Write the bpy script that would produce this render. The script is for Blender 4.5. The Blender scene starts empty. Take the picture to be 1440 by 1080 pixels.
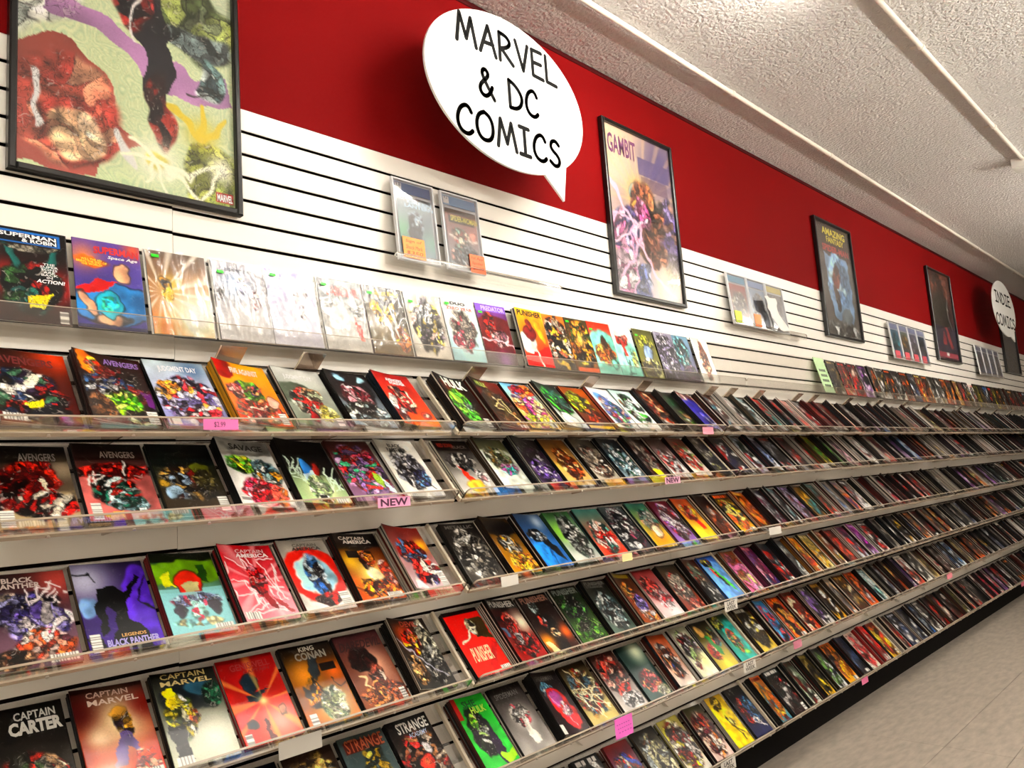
import bpy, math, random
import numpy as np
from mathutils import Matrix, Vector

# ---------------------------------------------------------------- camera, world, exposure
SC = bpy.context.scene
COL = SC.collection
ZF = 2.83                                   # height of the top of the white slatted wall above the floor
CAM_P = np.array([-0.93555, -2.21320, -1.26116 + ZF])
YAW, PITCH, ROLL, FPX = math.radians(43.602), math.radians(7.4837), math.radians(-4.125), 1101.6
_f = np.array([math.cos(YAW) * math.cos(PITCH), math.sin(YAW) * math.cos(PITCH), math.sin(PITCH)])
_r = np.cross(_f, [0, 0, 1]); _r /= np.linalg.norm(_r)
_u = np.cross(_r, _f)
CR = math.cos(ROLL) * _r + math.sin(ROLL) * _u
CU = -math.sin(ROLL) * _r + math.cos(ROLL) * _u
cam = bpy.data.cameras.new('camera'); camo = bpy.data.objects.new('camera', cam); COL.objects.link(camo)
cam.sensor_width = 36.0; cam.lens = FPX / 1440 * 36; cam.clip_start = 0.02; cam.clip_end = 100
M = Matrix.Identity(4)
for i in range(3):
    M[i][0] = CR[i]; M[i][1] = CU[i]; M[i][2] = -_f[i]; M[i][3] = CAM_P[i]
camo.matrix_world = M
SC.camera = camo
w = bpy.data.worlds.new('world'); SC.world = w; w.use_nodes = True
w.node_tree.nodes['Background'].inputs[0].default_value = (0.9, 0.92, 1, 1)
w.node_tree.nodes['Background'].inputs[1].default_value = 0.05
SC.view_settings.view_transform = 'Standard'; SC.view_settings.look = 'None'
SC.view_settings.gamma = 1.0; SC.view_settings.use_curve_mapping = False
SC.view_settings.exposure = 0.68
SC.cycles.use_denoising = True
SC.cycles.max_bounces = 10; SC.cycles.transparent_max_bounces = 24
SC.cycles.caustics_reflective = False; SC.cycles.caustics_refractive = False
TUBE = 34.0                                 # brightness of the fluorescent tubes

rng = np.random.default_rng(7)
random.seed(7)
S = 0.0762                                  # spacing of the slots in the slatted wall

# ---------------------------------------------------------------- helpers
def lin(c):
    c = np.asarray(c, float)
    return np.where(c <= 0.04045, c / 12.92, ((c + 0.055) / 1.055) ** 2.4)
def hx(s):
    s = s.strip('#')
    if len(s) == 3: s = ''.join(a + a for a in s)
    return np.array([int(s[i:i + 2], 16) / 255 for i in (0, 2, 4)])
def tag(o, label=None, cat=None, group=None, kind=None):
    if label: o['label'] = label
    if cat: o['category'] = cat
    if group: o['group'] = group
    if kind: o['kind'] = kind
    return o
def link(name, data, parent=None, loc=None):
    o = bpy.data.objects.new(name, data); COL.objects.link(o)
    if parent is not None: o.parent = parent
    if loc is not None: o.location = loc
    return o
def mesh(name, v, f, mat=None, smooth=False):
    me = bpy.data.meshes.new(name)
    me.from_pydata([tuple(map(float, p)) for p in v], [], [tuple(map(int, q)) for q in f]); me.update()
    if mat is not None:
        for m in (mat if isinstance(mat, (list, tuple)) else [mat]): me.materials.append(m)
    if smooth: me.polygons.foreach_set('use_smooth', [True] * len(me.polygons))
    return me
class MB:
    """collects shapes that make up ONE part"""
    def __init__(s): s.v = []; s.f = []; s.mi = []
    def add(s, v, f, mi=0):
        n = len(s.v); s.v += [tuple(p) for p in v]; s.f += [tuple(n + i for i in q) for q in f]; s.mi += [mi] * len(f); return s
    def box(s, x0, x1, y0, y1, z0, z1, mi=0):
        v = [(x, y, z) for x in (x0, x1) for y in (y0, y1) for z in (z0, z1)]
        return s.add(v, [(0, 1, 3, 2), (4, 6, 7, 5), (0, 4, 5, 1), (2, 3, 7, 6), (0, 2, 6, 4), (1, 5, 7, 3)], mi)
    def bbox(s, x0, x1, y0, y1, z0, z1, b, mi=0):
        """box whose front (-y) edges are chamfered by b"""
        v = [(x0, y1, z0), (x1, y1, z0), (x1, y1, z1), (x0, y1, z1),
             (x0, y0 + b, z0), (x1, y0 + b, z0), (x1, y0 + b, z1), (x0, y0 + b, z1),
             (x0 + b, y0, z0 + b), (x1 - b, y0, z0 + b), (x1 - b, y0, z1 - b), (x0 + b, y0, z1 - b)]
        f = [(0, 3, 2, 1), (8, 9, 10, 11)]
        for a, c in ((0, 4), (4, 8)):
            for i in range(4):
                j = (i + 1) % 4; f.append((a + i, a + j, c + j, c + i))
        return s.add(v, f, mi)
    def prism(s, prof, x0, x1, mi=0):
        """profile of (y,z) points extruded along x"""
        n = len(prof); v = [(x0, y, z) for y, z in prof] + [(x1, y, z) for y, z in prof]
        f = [tuple(range(n))[::-1], tuple(range(n, 2 * n))] + [(i, (i + 1) % n, n + (i + 1) % n, n + i) for i in range(n)]
        return s.add(v, f, mi)
    def tube(s, p0, p1, r, n=10, mi=0, cap=True):
        p0, p1 = np.array(p0, float), np.array(p1, float); d = p1 - p0; d /= np.linalg.norm(d)
        a = np.cross(d, [0, 0, 1] if abs(d[2]) < .9 else [1, 0, 0]); a /= np.linalg.norm(a); b = np.cross(d, a)
        ring = [math.cos(t) * a + math.sin(t) * b for t in np.linspace(0, 2 * math.pi, n, False)]
        v = [p0 + r * q for q in ring] + [p1 + r * q for q in ring]
        f = [(i, (i + 1) % n, n + (i + 1) % n, n + i) for i in range(n)]
        if cap: f += [tuple(range(n))[::-1], tuple(range(n, 2 * n))]
        return s.add(v, f, mi)
    def build(s, name, mat, parent=None, smooth=False, loc=None):
        me = mesh(name, s.v, s.f, mat, smooth)
        if any(s.mi): me.polygons.foreach_set('material_index', s.mi)
        return link(name, me, parent, loc)

MATS = {}
def pmat(name, col, rough=.5, spec=.5, metal=0., coat=0., noise=None, bump=None, emit=None):
    if name in MATS: return MATS[name]
    m = bpy.data.materials.new(name); m.use_nodes = True; nt = m.node_tree; b = nt.nodes['Principled BSDF']
    c = lin(hx(col)) if isinstance(col, str) else np.array(col)
    b.inputs['Base Color'].default_value = (*c, 1)
    b.inputs['Roughness'].default_value = rough; b.inputs['Specular IOR Level'].default_value = spec
    b.inputs['Metallic'].default_value = metal; b.inputs['Coat Weight'].default_value = coat
    tc = nt.nodes.new('ShaderNodeTexCoord')
    if noise:
        sc, amt, st = noise
        mp = nt.nodes.new('ShaderNodeMapping'); mp.inputs['Scale'].default_value = st
        nz = nt.nodes.new('ShaderNodeTexNoise'); nz.inputs['Scale'].default_value = sc; nz.inputs['Detail'].default_value = 5
        mr = nt.nodes.new('ShaderNodeMapRange'); mr.inputs[3].default_value = 1 - amt; mr.inputs[4].default_value = 1 + amt
        mx = nt.nodes.new('ShaderNodeVectorMath'); mx.operation = 'MULTIPLY'; mx.inputs[0].default_value = c
        nt.links.new(tc.outputs['Object'], mp.inputs[0]); nt.links.new(mp.outputs[0], nz.inputs['Vector'])
        nt.links.new(nz.outputs[0], mr.inputs[0]); nt.links.new(mr.outputs[0], mx.inputs[1]); nt.links.new(mx.outputs[0], b.inputs['Base Color'])
    if bump:
        sc, st, dist = bump
        nz = nt.nodes.new('ShaderNodeTexNoise'); nz.inputs['Scale'].default_value = sc; nz.inputs['Detail'].default_value = 4
        bp = nt.nodes.new('ShaderNodeBump'); bp.inputs['Strength'].default_value = st; bp.inputs['Distance'].default_value = dist
        nt.links.new(tc.outputs['Object'], nz.inputs['Vector']); nt.links.new(nz.outputs[0], bp.inputs['Height']); nt.links.new(bp.outputs[0], b.inputs['Normal'])
    if emit:
        b.inputs['Emission Color'].default_value = (*lin(hx(emit[0])), 1); b.inputs['Emission Strength'].default_value = emit[1]
    MATS[name] = m; return m
def clear_mat(name, tint, base=.06, edge=.5, rough=.05, bump=None):
    """thin clear plastic: lets light through, mirrors a little, more at grazing angles"""
    if name in MATS: return MATS[name]
    m = bpy.data.materials.new(name); m.use_nodes = True; nt = m.node_tree
    nt.nodes.remove(nt.nodes['Principled BSDF']); out = nt.nodes['Material Output']
    tr = nt.nodes.new('ShaderNodeBsdfTransparent'); tr.inputs[0].default_value = (*tint, 1)
    gl = nt.nodes.new('ShaderNodeBsdfGlossy'); gl.inputs['Roughness'].default_value = rough; gl.inputs['Color'].default_value = (1, 1, 1, 1)
    lw = nt.nodes.new('ShaderNodeLayerWeight'); lw.inputs[0].default_value = .3
    mr = nt.nodes.new('ShaderNodeMapRange'); mr.inputs[3].default_value = base; mr.inputs[4].default_value = edge
    mx = nt.nodes.new('ShaderNodeMixShader')
    nt.links.new(lw.outputs['Fresnel'], mr.inputs[0]); nt.links.new(mr.outputs[0], mx.inputs[0])
    nt.links.new(tr.outputs[0], mx.inputs[1]); nt.links.new(gl.outputs[0], mx.inputs[2]); nt.links.new(mx.outputs[0], out.inputs['Surface'])
    if bump:
        tc = nt.nodes.new('ShaderNodeTexCoord'); mp = nt.nodes.new('ShaderNodeMapping'); mp.inputs['Scale'].default_value = bump[3]
        nz = nt.nodes.new('ShaderNodeTexNoise'); nz.inputs['Scale'].default_value = bump[0]; nz.inputs['Detail'].default_value = 3; nz.inputs['Distortion'].default_value = 1.2
        bp = nt.nodes.new('ShaderNodeBump'); bp.inputs['Strength'].default_value = bump[1]; bp.inputs['Distance'].default_value = bump[2]
        nt.links.new(tc.outputs['Object'], mp.inputs[0]); nt.links.new(mp.outputs[0], nz.inputs['Vector']); nt.links.new(nz.outputs[0], bp.inputs['Height'])
        nt.links.new(bp.outputs[0], gl.inputs['Normal'])
    MATS[name] = m; return m
def print_mat(name, rough, detail):
    """printed paper: colours come from the mesh's own colour layer; busy areas (its alpha) get fine ink lines and lights"""
    m = bpy.data.materials.new(name); m.use_nodes = True; nt = m.node_tree; b = nt.nodes['Principled BSDF']
    N = nt.nodes.new; K = nt.links.new
    b.inputs['Roughness'].default_value = rough; b.inputs['Specular IOR Level'].default_value = .32
    at = N('ShaderNodeAttribute'); at.attribute_name = 'Col'
    if not detail:
        K(at.outputs['Color'], b.inputs['Base Color']); return m
    tc = N('ShaderNodeTexCoord')
    def noise(sc, dt, ds):
        nz = N('ShaderNodeTexNoise'); nz.inputs['Scale'].default_value = sc; nz.inputs['Detail'].default_value = dt; nz.inputs['Distortion'].default_value = ds
        K(tc.outputs['Object'], nz.inputs['Vector']); return nz.outputs[0]
    def math_(op, x, y=None, cl=False):
        n_ = N('ShaderNodeMath'); n_.operation = op; n_.use_clamp = cl
        for q, s_ in enumerate((x, y)):
            if s_ is None: continue
            if isinstance(s_, (int, float)): n_.inputs[q].default_value = s_
            else: K(s_, n_.inputs[q])
        return n_.outputs[0]
    # ink lines: thin bands where the noise crosses its middle value
    l1 = math_('MULTIPLY', math_('ABSOLUTE', math_('SUBTRACT', noise(detail[0], 2, 1.0), .5)), 26, False)
    line = math_('SUBTRACT', 1.0, math_('MINIMUM', l1, 1.0))
    line = math_('MULTIPLY', math_('MULTIPLY', line, at.outputs['Alpha']), detail[1])
    grain = math_('ADD', .88, math_('MULTIPLY', noise(230, 2, 0), .24))
    mul = math_('MULTIPLY', math_('SUBTRACT', 1.0, line), grain)
    sc = N('ShaderNodeVectorMath'); sc.operation = 'SCALE'; K(at.outputs['Color'], sc.inputs[0]); K(mul, sc.inputs['Scale'])
    hi = math_('MULTIPLY', math_('MULTIPLY', math_('SUBTRACT', noise(detail[0] * .8, 3, 1.6), .60), 9.0, True), math_('MULTIPLY', at.outputs['Alpha'], detail[2]))
    hi = math_('MAXIMUM', hi, 0.0)
    mx = N('ShaderNodeMix'); mx.data_type = 'RGBA'; K(hi, mx.inputs['Factor']); K(sc.outputs[0], mx.inputs['A']); mx.inputs['B'].default_value = (.80, .74, .66, 1)
    K(mx.outputs['Result'], b.inputs['Base Color'])
    return m

WHITE = pmat('white_melamine', '#f0ece4', .32, .5, noise=(3, .02, (1, 1, 1)))
RED = pmat('red_wall_paint', '#740607', .75, .06, noise=(2.2, .05, (1, 1, 1)))
MDF = pmat('raw_fibreboard', '#1a120e', .9, .1)
CEIL = pmat('stippled_ceiling', '#e8e5e2', .95, .1, bump=(60, 1.0, .045), noise=(3, .04, (1, 1, 1)))
PLASTER = pmat('pale_plaster', '#e8e2d8', .9, .2)
FLOORM = pmat('worn_vinyl', '#b0a598', .5, .4, noise=(7, .42, (1.2, 4, 1)), bump=(60, .12, .004))
FLOORB = pmat('floor_joint', '#3d3833', .9, .1)
BASEM = pmat('black_skirting', '#0b0908', .8, .1)
BLACKF = pmat('black_frame', '#0d0c0b', .28, .5)
SIGNW = pmat('white_sign_board', '#efefec', .6, .3)
SIGNK = pmat('sign_black', '#070606', .7, .1)
CREAM = pmat('acrylic_edge', '#d9ccb6', .35, .5)
RAIL = pmat('front_rail_acrylic', '#ab9c88', .3, .5)
PIPE = pmat('painted_conduit', '#e6ddd2', .5, .4)
STEEL = pmat('bright_screw', '#cfc9c0', .3, .5, metal=.8)
ACRY = clear_mat('clear_acrylic', (.985, .98, .97), .03, .4, .05)
ACRYB = clear_mat('clear_back_plate', (.985, .98, .97), .02, .10, .05)
SMOKE = clear_mat('smoky_acrylic', (.70, .61, .54), .05, .4, .1)
GLASS = clear_mat('poster_glass', (.985, .985, .985), .012, .14, .03)
BAG = clear_mat('comic_bag', (.98, .98, .98), .06, .42, .19, bump=(9, .6, .014, (2.6, 1, .9)))
CASE = clear_mat('slab_case', (.97, .97, .98), .035, .3, .05)
COVER = print_mat('printed_cover', .30, (62, .75, .30))
EDGES = print_mat('comic_edges', .6, None)
ART = print_mat('printed_poster', .4, (48, .7, .25))

# ---------------------------------------------------------------- the room
Z = lambda zr: zr + ZF
XL, XR = -2.438, 13.2
wall = link('wall_back', None); tag(wall, 'white slatted display wall with dark horizontal slots', None, None, 'structure')
PAN = 2.438
NS = 34
def slat_profile(z0, z1):     # thin front face on a narrower core, so that the slot widens behind its lips
    return [(.0008, z0), (0, z0 + .0008), (0, z1 - .0008), (.0008, z1), (.0035, z1), (.0035, z1 - .013), (.0215, z1 - .013), (.0215, z0 + .013), (.0035, z0 + .013), (.0035, z0)]
sl = MB().prism(slat_profile(.0052, S - .0052), .0007, PAN - .0007)
slat_me = mesh('slat', sl.v, sl.f, WHITE)
st = MB().prism(slat_profile(.0052, S), .0007, PAN - .0007)
slat_top = mesh('slat', st.v, st.f, WHITE)
for p in range(6):
    x0 = XL + p * PAN; dz = .003 if p == 0 else 0
    for k in range(NS):
        link('slat', slat_top if k == 0 else slat_me, wall, (x0, 0, Z(-S * (k + 1)) + dz))
MB().box(XL, XR, .022, .06, Z(-S * NS - .02), Z(0)).build('backing_board', MDF, wall)
MB().box(XL, XR, .0, .06, Z(-S * NS - .02), Z(-S * NS) + .004).build('bottom_rail', WHITE, wall)
# boards fixed to the wall between the two lowest rows of racks, with gaps for the brackets
bx = .30
while bx < 10.6:
    b = MB(); z0, z1 = Z(-2.325), Z(-2.195)
    b.add([(bx, -.03, z1), (bx + .545, -.03, z1), (bx + .545, -.03, z0 + .0), (bx + .06, -.03, z0), (bx, -.03, z0 + .05),
           (bx, -.002, z1), (bx + .545, -.002, z1), (bx + .545, -.002, z0 + .0), (bx + .06, -.002, z0), (bx, -.002, z0 + .05)],
          [(0, 4, 3, 2, 1), (5, 6, 7, 8, 9), (0, 1, 6, 5), (1, 2, 7, 6), (2, 3, 8, 7), (3, 4, 9, 8), (4, 0, 5, 9)])
    b.build('spacer_board', WHITE, wall); bx += .632
tag(MB().box(XL, XR, 0, .03, Z(.001), Z(.800)).build('wall_upper', RED), 'red painted wall above the white slatted panels', None, None, 'structure')
tag(MB().bbox(XL, XR, -.005, .03, Z(.8005), Z(.8245), .002).build('top_strip_1', pmat('maroon_strip', '#43090a', .7, .1)), 'narrow maroon strip where the wall meets the ceiling', None, None, 'structure')  # dark maroon strip along the top of the red wall
tag(MB().box(XL - .1, XR + .1, -6.1, .12, Z(.825), Z(.93)).build('ceiling', CEIL), 'white stippled plaster ceiling', None, None, 'structure')
fl = tag(MB().box(XL - .1, XR + .1, -6.1, .12, -.12, -.0035).build('floor', FLOORB), 'grey worn vinyl floor', None, None, 'structure')
edges = [.12, -.70, -1.03, -1.95, -2.9, -3.8, -4.7, -5.6, -6.1]
for a, b in zip(edges[:-1], edges[1:]):
    for q in range(5):
        xa = XL - .1 + q * 3.2
        MB().bbox(xa + .0012, min(xa + 3.2, XR + .1) - .0012, b + .0014, a - .0014, -.0035, 0, 0).build('vinyl_sheet', FLOORM, fl)
tag(MB().box(XL - .1, XL, -6.1, .12, 0, Z(.83)).build('wall_left', PLASTER), 'pale side wall outside the picture', None, None, 'structure')
tag(MB().box(XR, XR + .1, -6.1, .12, 0, Z(.83)).build('wall_right', PLASTER), 'pale far end wall outside the picture', None, None, 'structure')
tag(MB().box(XL - .1, XR + .1, -6.2, -6.1, 0, Z(.83)).build('wall_front', PLASTER), 'pale wall behind the camera', None, None, 'structure')
tag(MB().bbox(XL, XR, -.012, .06, 0, Z(-S * NS - .02), .002).build('baseboard_back', BASEM), 'black skirting under the slatted wall', None, None, 'structure')

# ---------------------------------------------------------------- ceiling lamps (outside the frame, one end just in it), added uplighters and conduits
LAMPM = pmat('lamp_housing', '#e8e6e0', .5, .4)
TUBEM = pmat('lamp_tube', '#ffffff', .4, .3, emit=('#fff8ec', TUBE * 1.95))
TUBEFAR = pmat('far_lamp_tube', '#ffffff', .4, .3, emit=('#fff8ec', TUBE * 1.0))
TUBEFILL = pmat('added_uplight_tube', '#ffffff', .4, .3, emit=('#fff8ec', TUBE * 2.4))  # for the unseen hanging uplighters, added to brighten the ceiling
lamps = [(.95, 2.40, -1.22, 0, 'strip lamp on the ceiling above the near end of the racks'),
         (5.9, 8.3, -2.0, 0, 'strip lamp on the ceiling past the right picture edge'),
         (-2.0, .4, -3.3, .80, 'added hanging uplighter, unseen behind the camera on the left'),
         (1.6, 4.0, -3.3, .80, 'added hanging uplighter, unseen behind the camera in the middle'),
         (5.0, 7.4, -3.3, .80, 'added hanging uplighter, unseen behind the camera on the far right')]
for x0, x1, y, drop, lab in lamps:
    t = tag(link('strip_lamp', None, None, (x0, y, Z(.825) - drop)), lab, 'lamp')
    L = x1 - x0; up = -1 if drop else 1
    for xe in ((.3, L - .3) if drop else ()): MB().tube((xe, 0, -.01), (xe, 0, drop), .006, 8).build('hanger', LAMPM, t)
    MB().prism([(-.065, -.002 * up), (.065, -.002 * up), (.065, -.03 * up), (.03, -.065 * up), (-.03, -.065 * up), (-.065, -.03 * up)], 0, L).build('housing', LAMPM, t)
    for s in (-1, 1):
        MB().tube((.05, s * .055, -.085 * up), (L - .05, s * .055, -.085 * up), .016, 10).build('tube', TUBEFILL if drop else TUBEFAR if x0 > 3 else TUBEM, t, True)
    for xe in (.015, L - .045):
        MB().box(xe, xe + .03, -.085, .085, -.105 if up > 0 else .06, -.06 if up > 0 else .105).build('tube_holder', LAMPM, t)
jb = tag(link('junction_box', None, None, (5.56, -1.22, Z(.825))), 'white ceiling box at the end of the short conduit', 'box')
MB().bbox(0, .16, -.07, .07, -.07, -.001, .004).build('body', LAMPM, jb); MB().box(.02, .14, -.05, .05, -.074, -.07).build('cover_plate', LAMPM, jb)
zc = Z(.825) - .018
def conduit(y, x0, x1, straps, lab):
    t = tag(link('conduit', None, None, (x0, y, zc)), lab, 'conduit')
    MB().tube((0, 0, 0), (x1 - x0, 0, 0), .013, 12).build('pipe', PIPE, t, True)
    for xs in straps:
        q = MB().tube((xs - x0 - .012, 0, 0), (xs - x0 + .012, 0, 0), .0175, 12)
        q.box(xs - x0 - .012, xs - x0 + .012, .012, .05, .010, .0175)
        q.build('strap', PIPE, t)
conduit(-.35, -1.2, 13.1, [.9, 2.95, 4.3, 6.2, 8.0, 9.8], 'long white conduit along the ceiling beside the red wall')
conduit(-1.22, 2.42, 5.61, [3.3, 4.75], 'short white conduit further out on the ceiling, right of the long one')

# ---------------------------------------------------------------- painting flat print
def hash2(ix, iy, s):
    n = (ix.astype(np.int64) * 374761393 + iy.astype(np.int64) * 668265263 + int(s) * 974711) & 0x7fffffff
    n = ((n ^ (n >> 13)) * 1274126177) & 0x7fffffff
    return ((n ^ (n >> 16)) & 0xffff) / 65535.0
def vnoise(x, y, s):
    ix, iy = np.floor(x), np.floor(y); fx, fy = x - ix, y - iy
    fx = fx * fx * (3 - 2 * fx); fy = fy * fy * (3 - 2 * fy)
    a, b, c, d = hash2(ix, iy, s), hash2(ix + 1, iy, s), hash2(ix, iy + 1, s), hash2(ix + 1, iy + 1, s)
    return (a * (1 - fx) + b * fx) * (1 - fy) + (c * (1 - fx) + d * fx) * fy
def sst(a, b, x):
    t = np.clip((x - a) / (b - a), 0, 1); return t * t * (3 - 2 * t)
def paint(spec, W, H, seed, rich=True):
    """spec = (top colour, bottom colour, [layers]); returns (H+1, W+1, 3) in linear light"""
    asp = 1.5
    u, v = np.meshgrid(np.linspace(0, 1, W + 1), np.linspace(0, 1, H + 1))
    X, Y = u, v * asp; px = 1.2 / W
    a = .075; X = X + a * (vnoise(X * 6, Y * 6, seed) - .5) + a * .6 * (vnoise(X * 14, Y * 14, seed + 1) - .5)
    Y = Y + a * (vnoise(u * 6, v * 9, seed + 2) - .5) + a * .6 * (vnoise(u * 14, v * 21, seed + 3) - .5)
    c0, c1 = hx(spec[0]), hx(spec[1])
    img = c0 + (c1 - c0) * v[..., None]
    img = img * (1 + .25 * (vnoise(u * 5, v * 7, seed + 5) - .5))[..., None]
    def mix(m, c):
        nonlocal img
        img = img * (1 - m[..., None]) + np.asarray(c) * m[..., None]
    r = np.random.default_rng(seed + 11); det = np.full(u.shape, .12)
    for L in spec[2]:
        k = L[0]
        if k == 'E':
            _, cx, cy, rx, ry, col = L[:6]; ang = math.radians(L[6]) if len(L) > 6 else 0; ink = L[7] if len(L) > 7 else .8
            dx, dy = X - cx, Y - cy * asp
            xx = dx * math.cos(ang) + dy * math.sin(ang); y2 = -dx * math.sin(ang) + dy * math.cos(ang)
            d = np.sqrt((xx / rx) ** 2 + (y2 / (ry * asp)) ** 2); e = px / min(rx, ry)
            sh = .8 + .4 * vnoise(u * 9, v * 13, seed + int(cx * 97)) + .2 * (-xx / rx)
            mix(sst(1 + e, 1 - e, d), hx(col)[None, None] * np.clip(sh, .5, 1.25)[..., None])
            if ink: mix(ink * .8 * np.clip(1 - np.abs(d - 1) / (.7 * e), 0, 1), hx('100c0c'))
        elif k == 'G':
            _, cx, cy, rad, col = L[:5]; st = L[5] if len(L) > 5 else 1
            d = np.sqrt((u - cx) ** 2 + ((v - cy) * asp) ** 2) / rad
            mix(st * np.exp(-d * d * 1.6), hx(col))
        elif k == 'P':
            pts = L[2]; ins = np.zeros_like(u, bool); n = len(pts)
            for i in range(n):
                (xa, ya), (xb, yb) = pts[i], pts[(i + 1) % n]; ya *= asp; yb *= asp
                cr = ((ya > Y) != (yb > Y)) & (X < (xb - xa) * (Y - ya) / (yb - ya + 1e-9) + xa)
                ins ^= cr
            mix(ins * 1.0, hx(L[1])[None, None] * (.8 + .4 * vnoise(u * 8, v * 12, seed + 3))[..., None])
        elif k == 'B':
            _, x0, y0, x1, y1, col = L[:6]
            mix(((u >= x0) & (u <= x1) & (v >= y0) & (v <= y1)) * (L[6] if len(L) > 6 else 1.), hx(col))
        elif k == 'K':
            _, x0, y0, x1, y1 = L[:5]
            mm = (u >= x0) & (u <= x1) & (v >= y0) & (v <= y1)
            mix(mm * 1.0, hx('e4e0da'))
            t = (u - x0) / (x1 - x0) if (x1 - x0) > (y1 - y0) * asp else (v - y0) / (y1 - y0)
            mix(mm * (np.sin(t * 60) > .2) * .55 * ((t > .1) & (t < .9)), hx('333030'))
        elif k == 'R':
            _, cx, cy, n, col = L[:5]; am = L[5] if len(L) > 5 else .8
            th = np.arctan2((v - cy) * asp, u - cx); d = np.hypot(u - cx, (v - cy) * asp)
            q = np.clip(np.sin(th * n + 3 * vnoise(th * 3, d * 0, seed)) - .35, 0, 1) * 1.6
            mix(np.clip(q, 0, 1) * am * sst(.03, .2, d), hx(col))
        elif k == 'C':
            _, cx, cy, rx, ry, n, cols = L[:7]; n = int(n * 1.15); ink = L[7] if len(L) > 7 else .7
            cols = [hx(c) for c in cols.split()]
            sx = cx + rx * (r.random(n) * 2 - 1); sy = (cy + ry * (r.random(n) * 2 - 1)) * asp
            ci = r.integers(0, len(cols), n); br = .65 + .6 * r.random(n); el = r.random() * math.pi + .9 * r.standard_normal(n) + 1.6 * (sx - cx)
            d1 = np.full(u.shape, 9.); d2 = d1.copy(); id1 = np.zeros(u.shape, int)
            for i in range(n):
                dx, dy = X - sx[i], Y - sy[i]; c, s_ = math.cos(el[i]), math.sin(el[i])
                d = np.hypot((dx * c + dy * s_) * .5, (-dx * s_ + dy * c) * 1.7)
                n1 = d < d1; d2 = np.where(n1, d1, np.minimum(d2, d)); id1 = np.where(n1, i, id1); d1 = np.where(n1, d, d1)
            pal = np.array([np.clip(cols[ci[i]] * br[i], 0, 1) for i in range(n)])
            reg = sst(1.12, .92, np.sqrt(((X - cx) / rx) ** 2 + ((Y - cy * asp) / (ry * asp)) ** 2) + .25 * (vnoise(u * 7, v * 10, seed + 9) - .5))
            sub = pal[id1] * (.6 + .8 * vnoise(u * 24, v * 36, seed + 21))[..., None]
            det = np.maximum(det, reg * (1 if ink > .2 else .25)); mix(reg, sub); mix(reg * ink * sst(1.0 * px, .1 * px, d2 - d1), hx('0c0a0a'))
        elif k == 'L':
            _, col, n, wd = L[:4]; box = L[4] if len(L) > 4 else (0, 0, 1, 1)
            for i in range(n):
                x0, x1 = box[0] + (box[2] - box[0]) * r.random(2); y0, y1 = (box[1] + (box[3] - box[1]) * r.random(2)) * asp
                dx, dy = x1 - x0, y1 - y0; LL = math.hypot(dx, dy) + 1e-6
                t = np.clip(((X - x0) * dx + (Y - y0) * dy) / LL ** 2, 0, 1)
                d = np.hypot(X - x0 - t * dx, Y - y0 - t * dy)
                mix(sst(wd * 1.5 + px * .5, wd * .5, d), hx(col))
        elif k == 'S':      # a stroke from point to point
            _, col, wd, pts = L
            for (xa, ya), (xb, yb) in zip(pts[:-1], pts[1:]):
                ya *= asp; yb *= asp; dx, dy = xb - xa, yb - ya
                t = np.clip(((X - xa) * dx + (Y - ya) * dy) / (dx * dx + dy * dy + 1e-9), 0, 1)
                mix(sst(wd + px * .6, wd - px * .4, np.hypot(X - xa - t * dx, Y - ya - t * dy)), hx(col))
        elif k == 'W':      # swirling contour lines
            _, col, fr, am = L[:4]; box = L[4] if len(L) > 4 else (0, 0, 1, 1)
            q = vnoise(u * 7, v * 10, seed + 31) + .5 * vnoise(u * 15, v * 22, seed + 32)
            mm = (u >= box[0]) & (u <= box[2]) & (v >= box[1]) & (v <= box[3])
            mix(np.clip(np.sin(q * fr), 0, 1) * am * mm, hx(col))
        elif k == 'T':      # rows of small dark or light blocks, print too small to read
            _, x0, y0, x1, y1, col = L[:6]
            t = (u - x0) / (x1 - x0)
            mm = (u >= x0) & (u <= x1) & (v >= y0) & (v <= y1)
            mix(mm * (vnoise(t * 17 + 3, v * 0, seed + 41) > .38) * .9, hx(col))
    if not rich: return np.concatenate([lin(np.clip(img, 0.008, .96)), det[..., None]], -1)
    g = img @ np.array([.3, .59, .11]); img = g[..., None] + (img - g[..., None]) * 1.22      # richer ink
    img = .40 + (img - .40) * 1.16
    return np.concatenate([lin(np.clip(img, 0.008, .96)), det[..., None]], -1)

# ---------------------------------------------------------------- lettering
_tc = {}
def text2d(s, bold=.012, shear=0):
    key = (s, bold, shear)
    if key in _tc: return _tc[key]
    cu = bpy.data.curves.new('t', 'FONT'); cu.body = s; cu.offset = bold; cu.shear = shear; cu.resolution_u = 2; cu.align_x = 'CENTER'
    cu.space_line = .85
    o = bpy.data.objects.new('t', cu); COL.objects.link(o)
    dg = bpy.context.evaluated_depsgraph_get(); me = o.evaluated_get(dg).to_mesh()
    v = np.array([(p.co.x, p.co.y) for p in me.vertices]); f = [tuple(p.vertices) for p in me.polygons]
    o.evaluated_get(dg).to_mesh_clear(); bpy.data.objects.remove(o); bpy.data.curves.remove(cu)
    v = (v - v.min(0)) / (v.max(0) - v.min(0))
    _tc[key] = (v, f); return v, f
def ink(col):
    return pmat('ink_' + col, '#' + ''.join(a + a for a in col) if len(col) == 3 else '#' + col, .4, .4)
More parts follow.
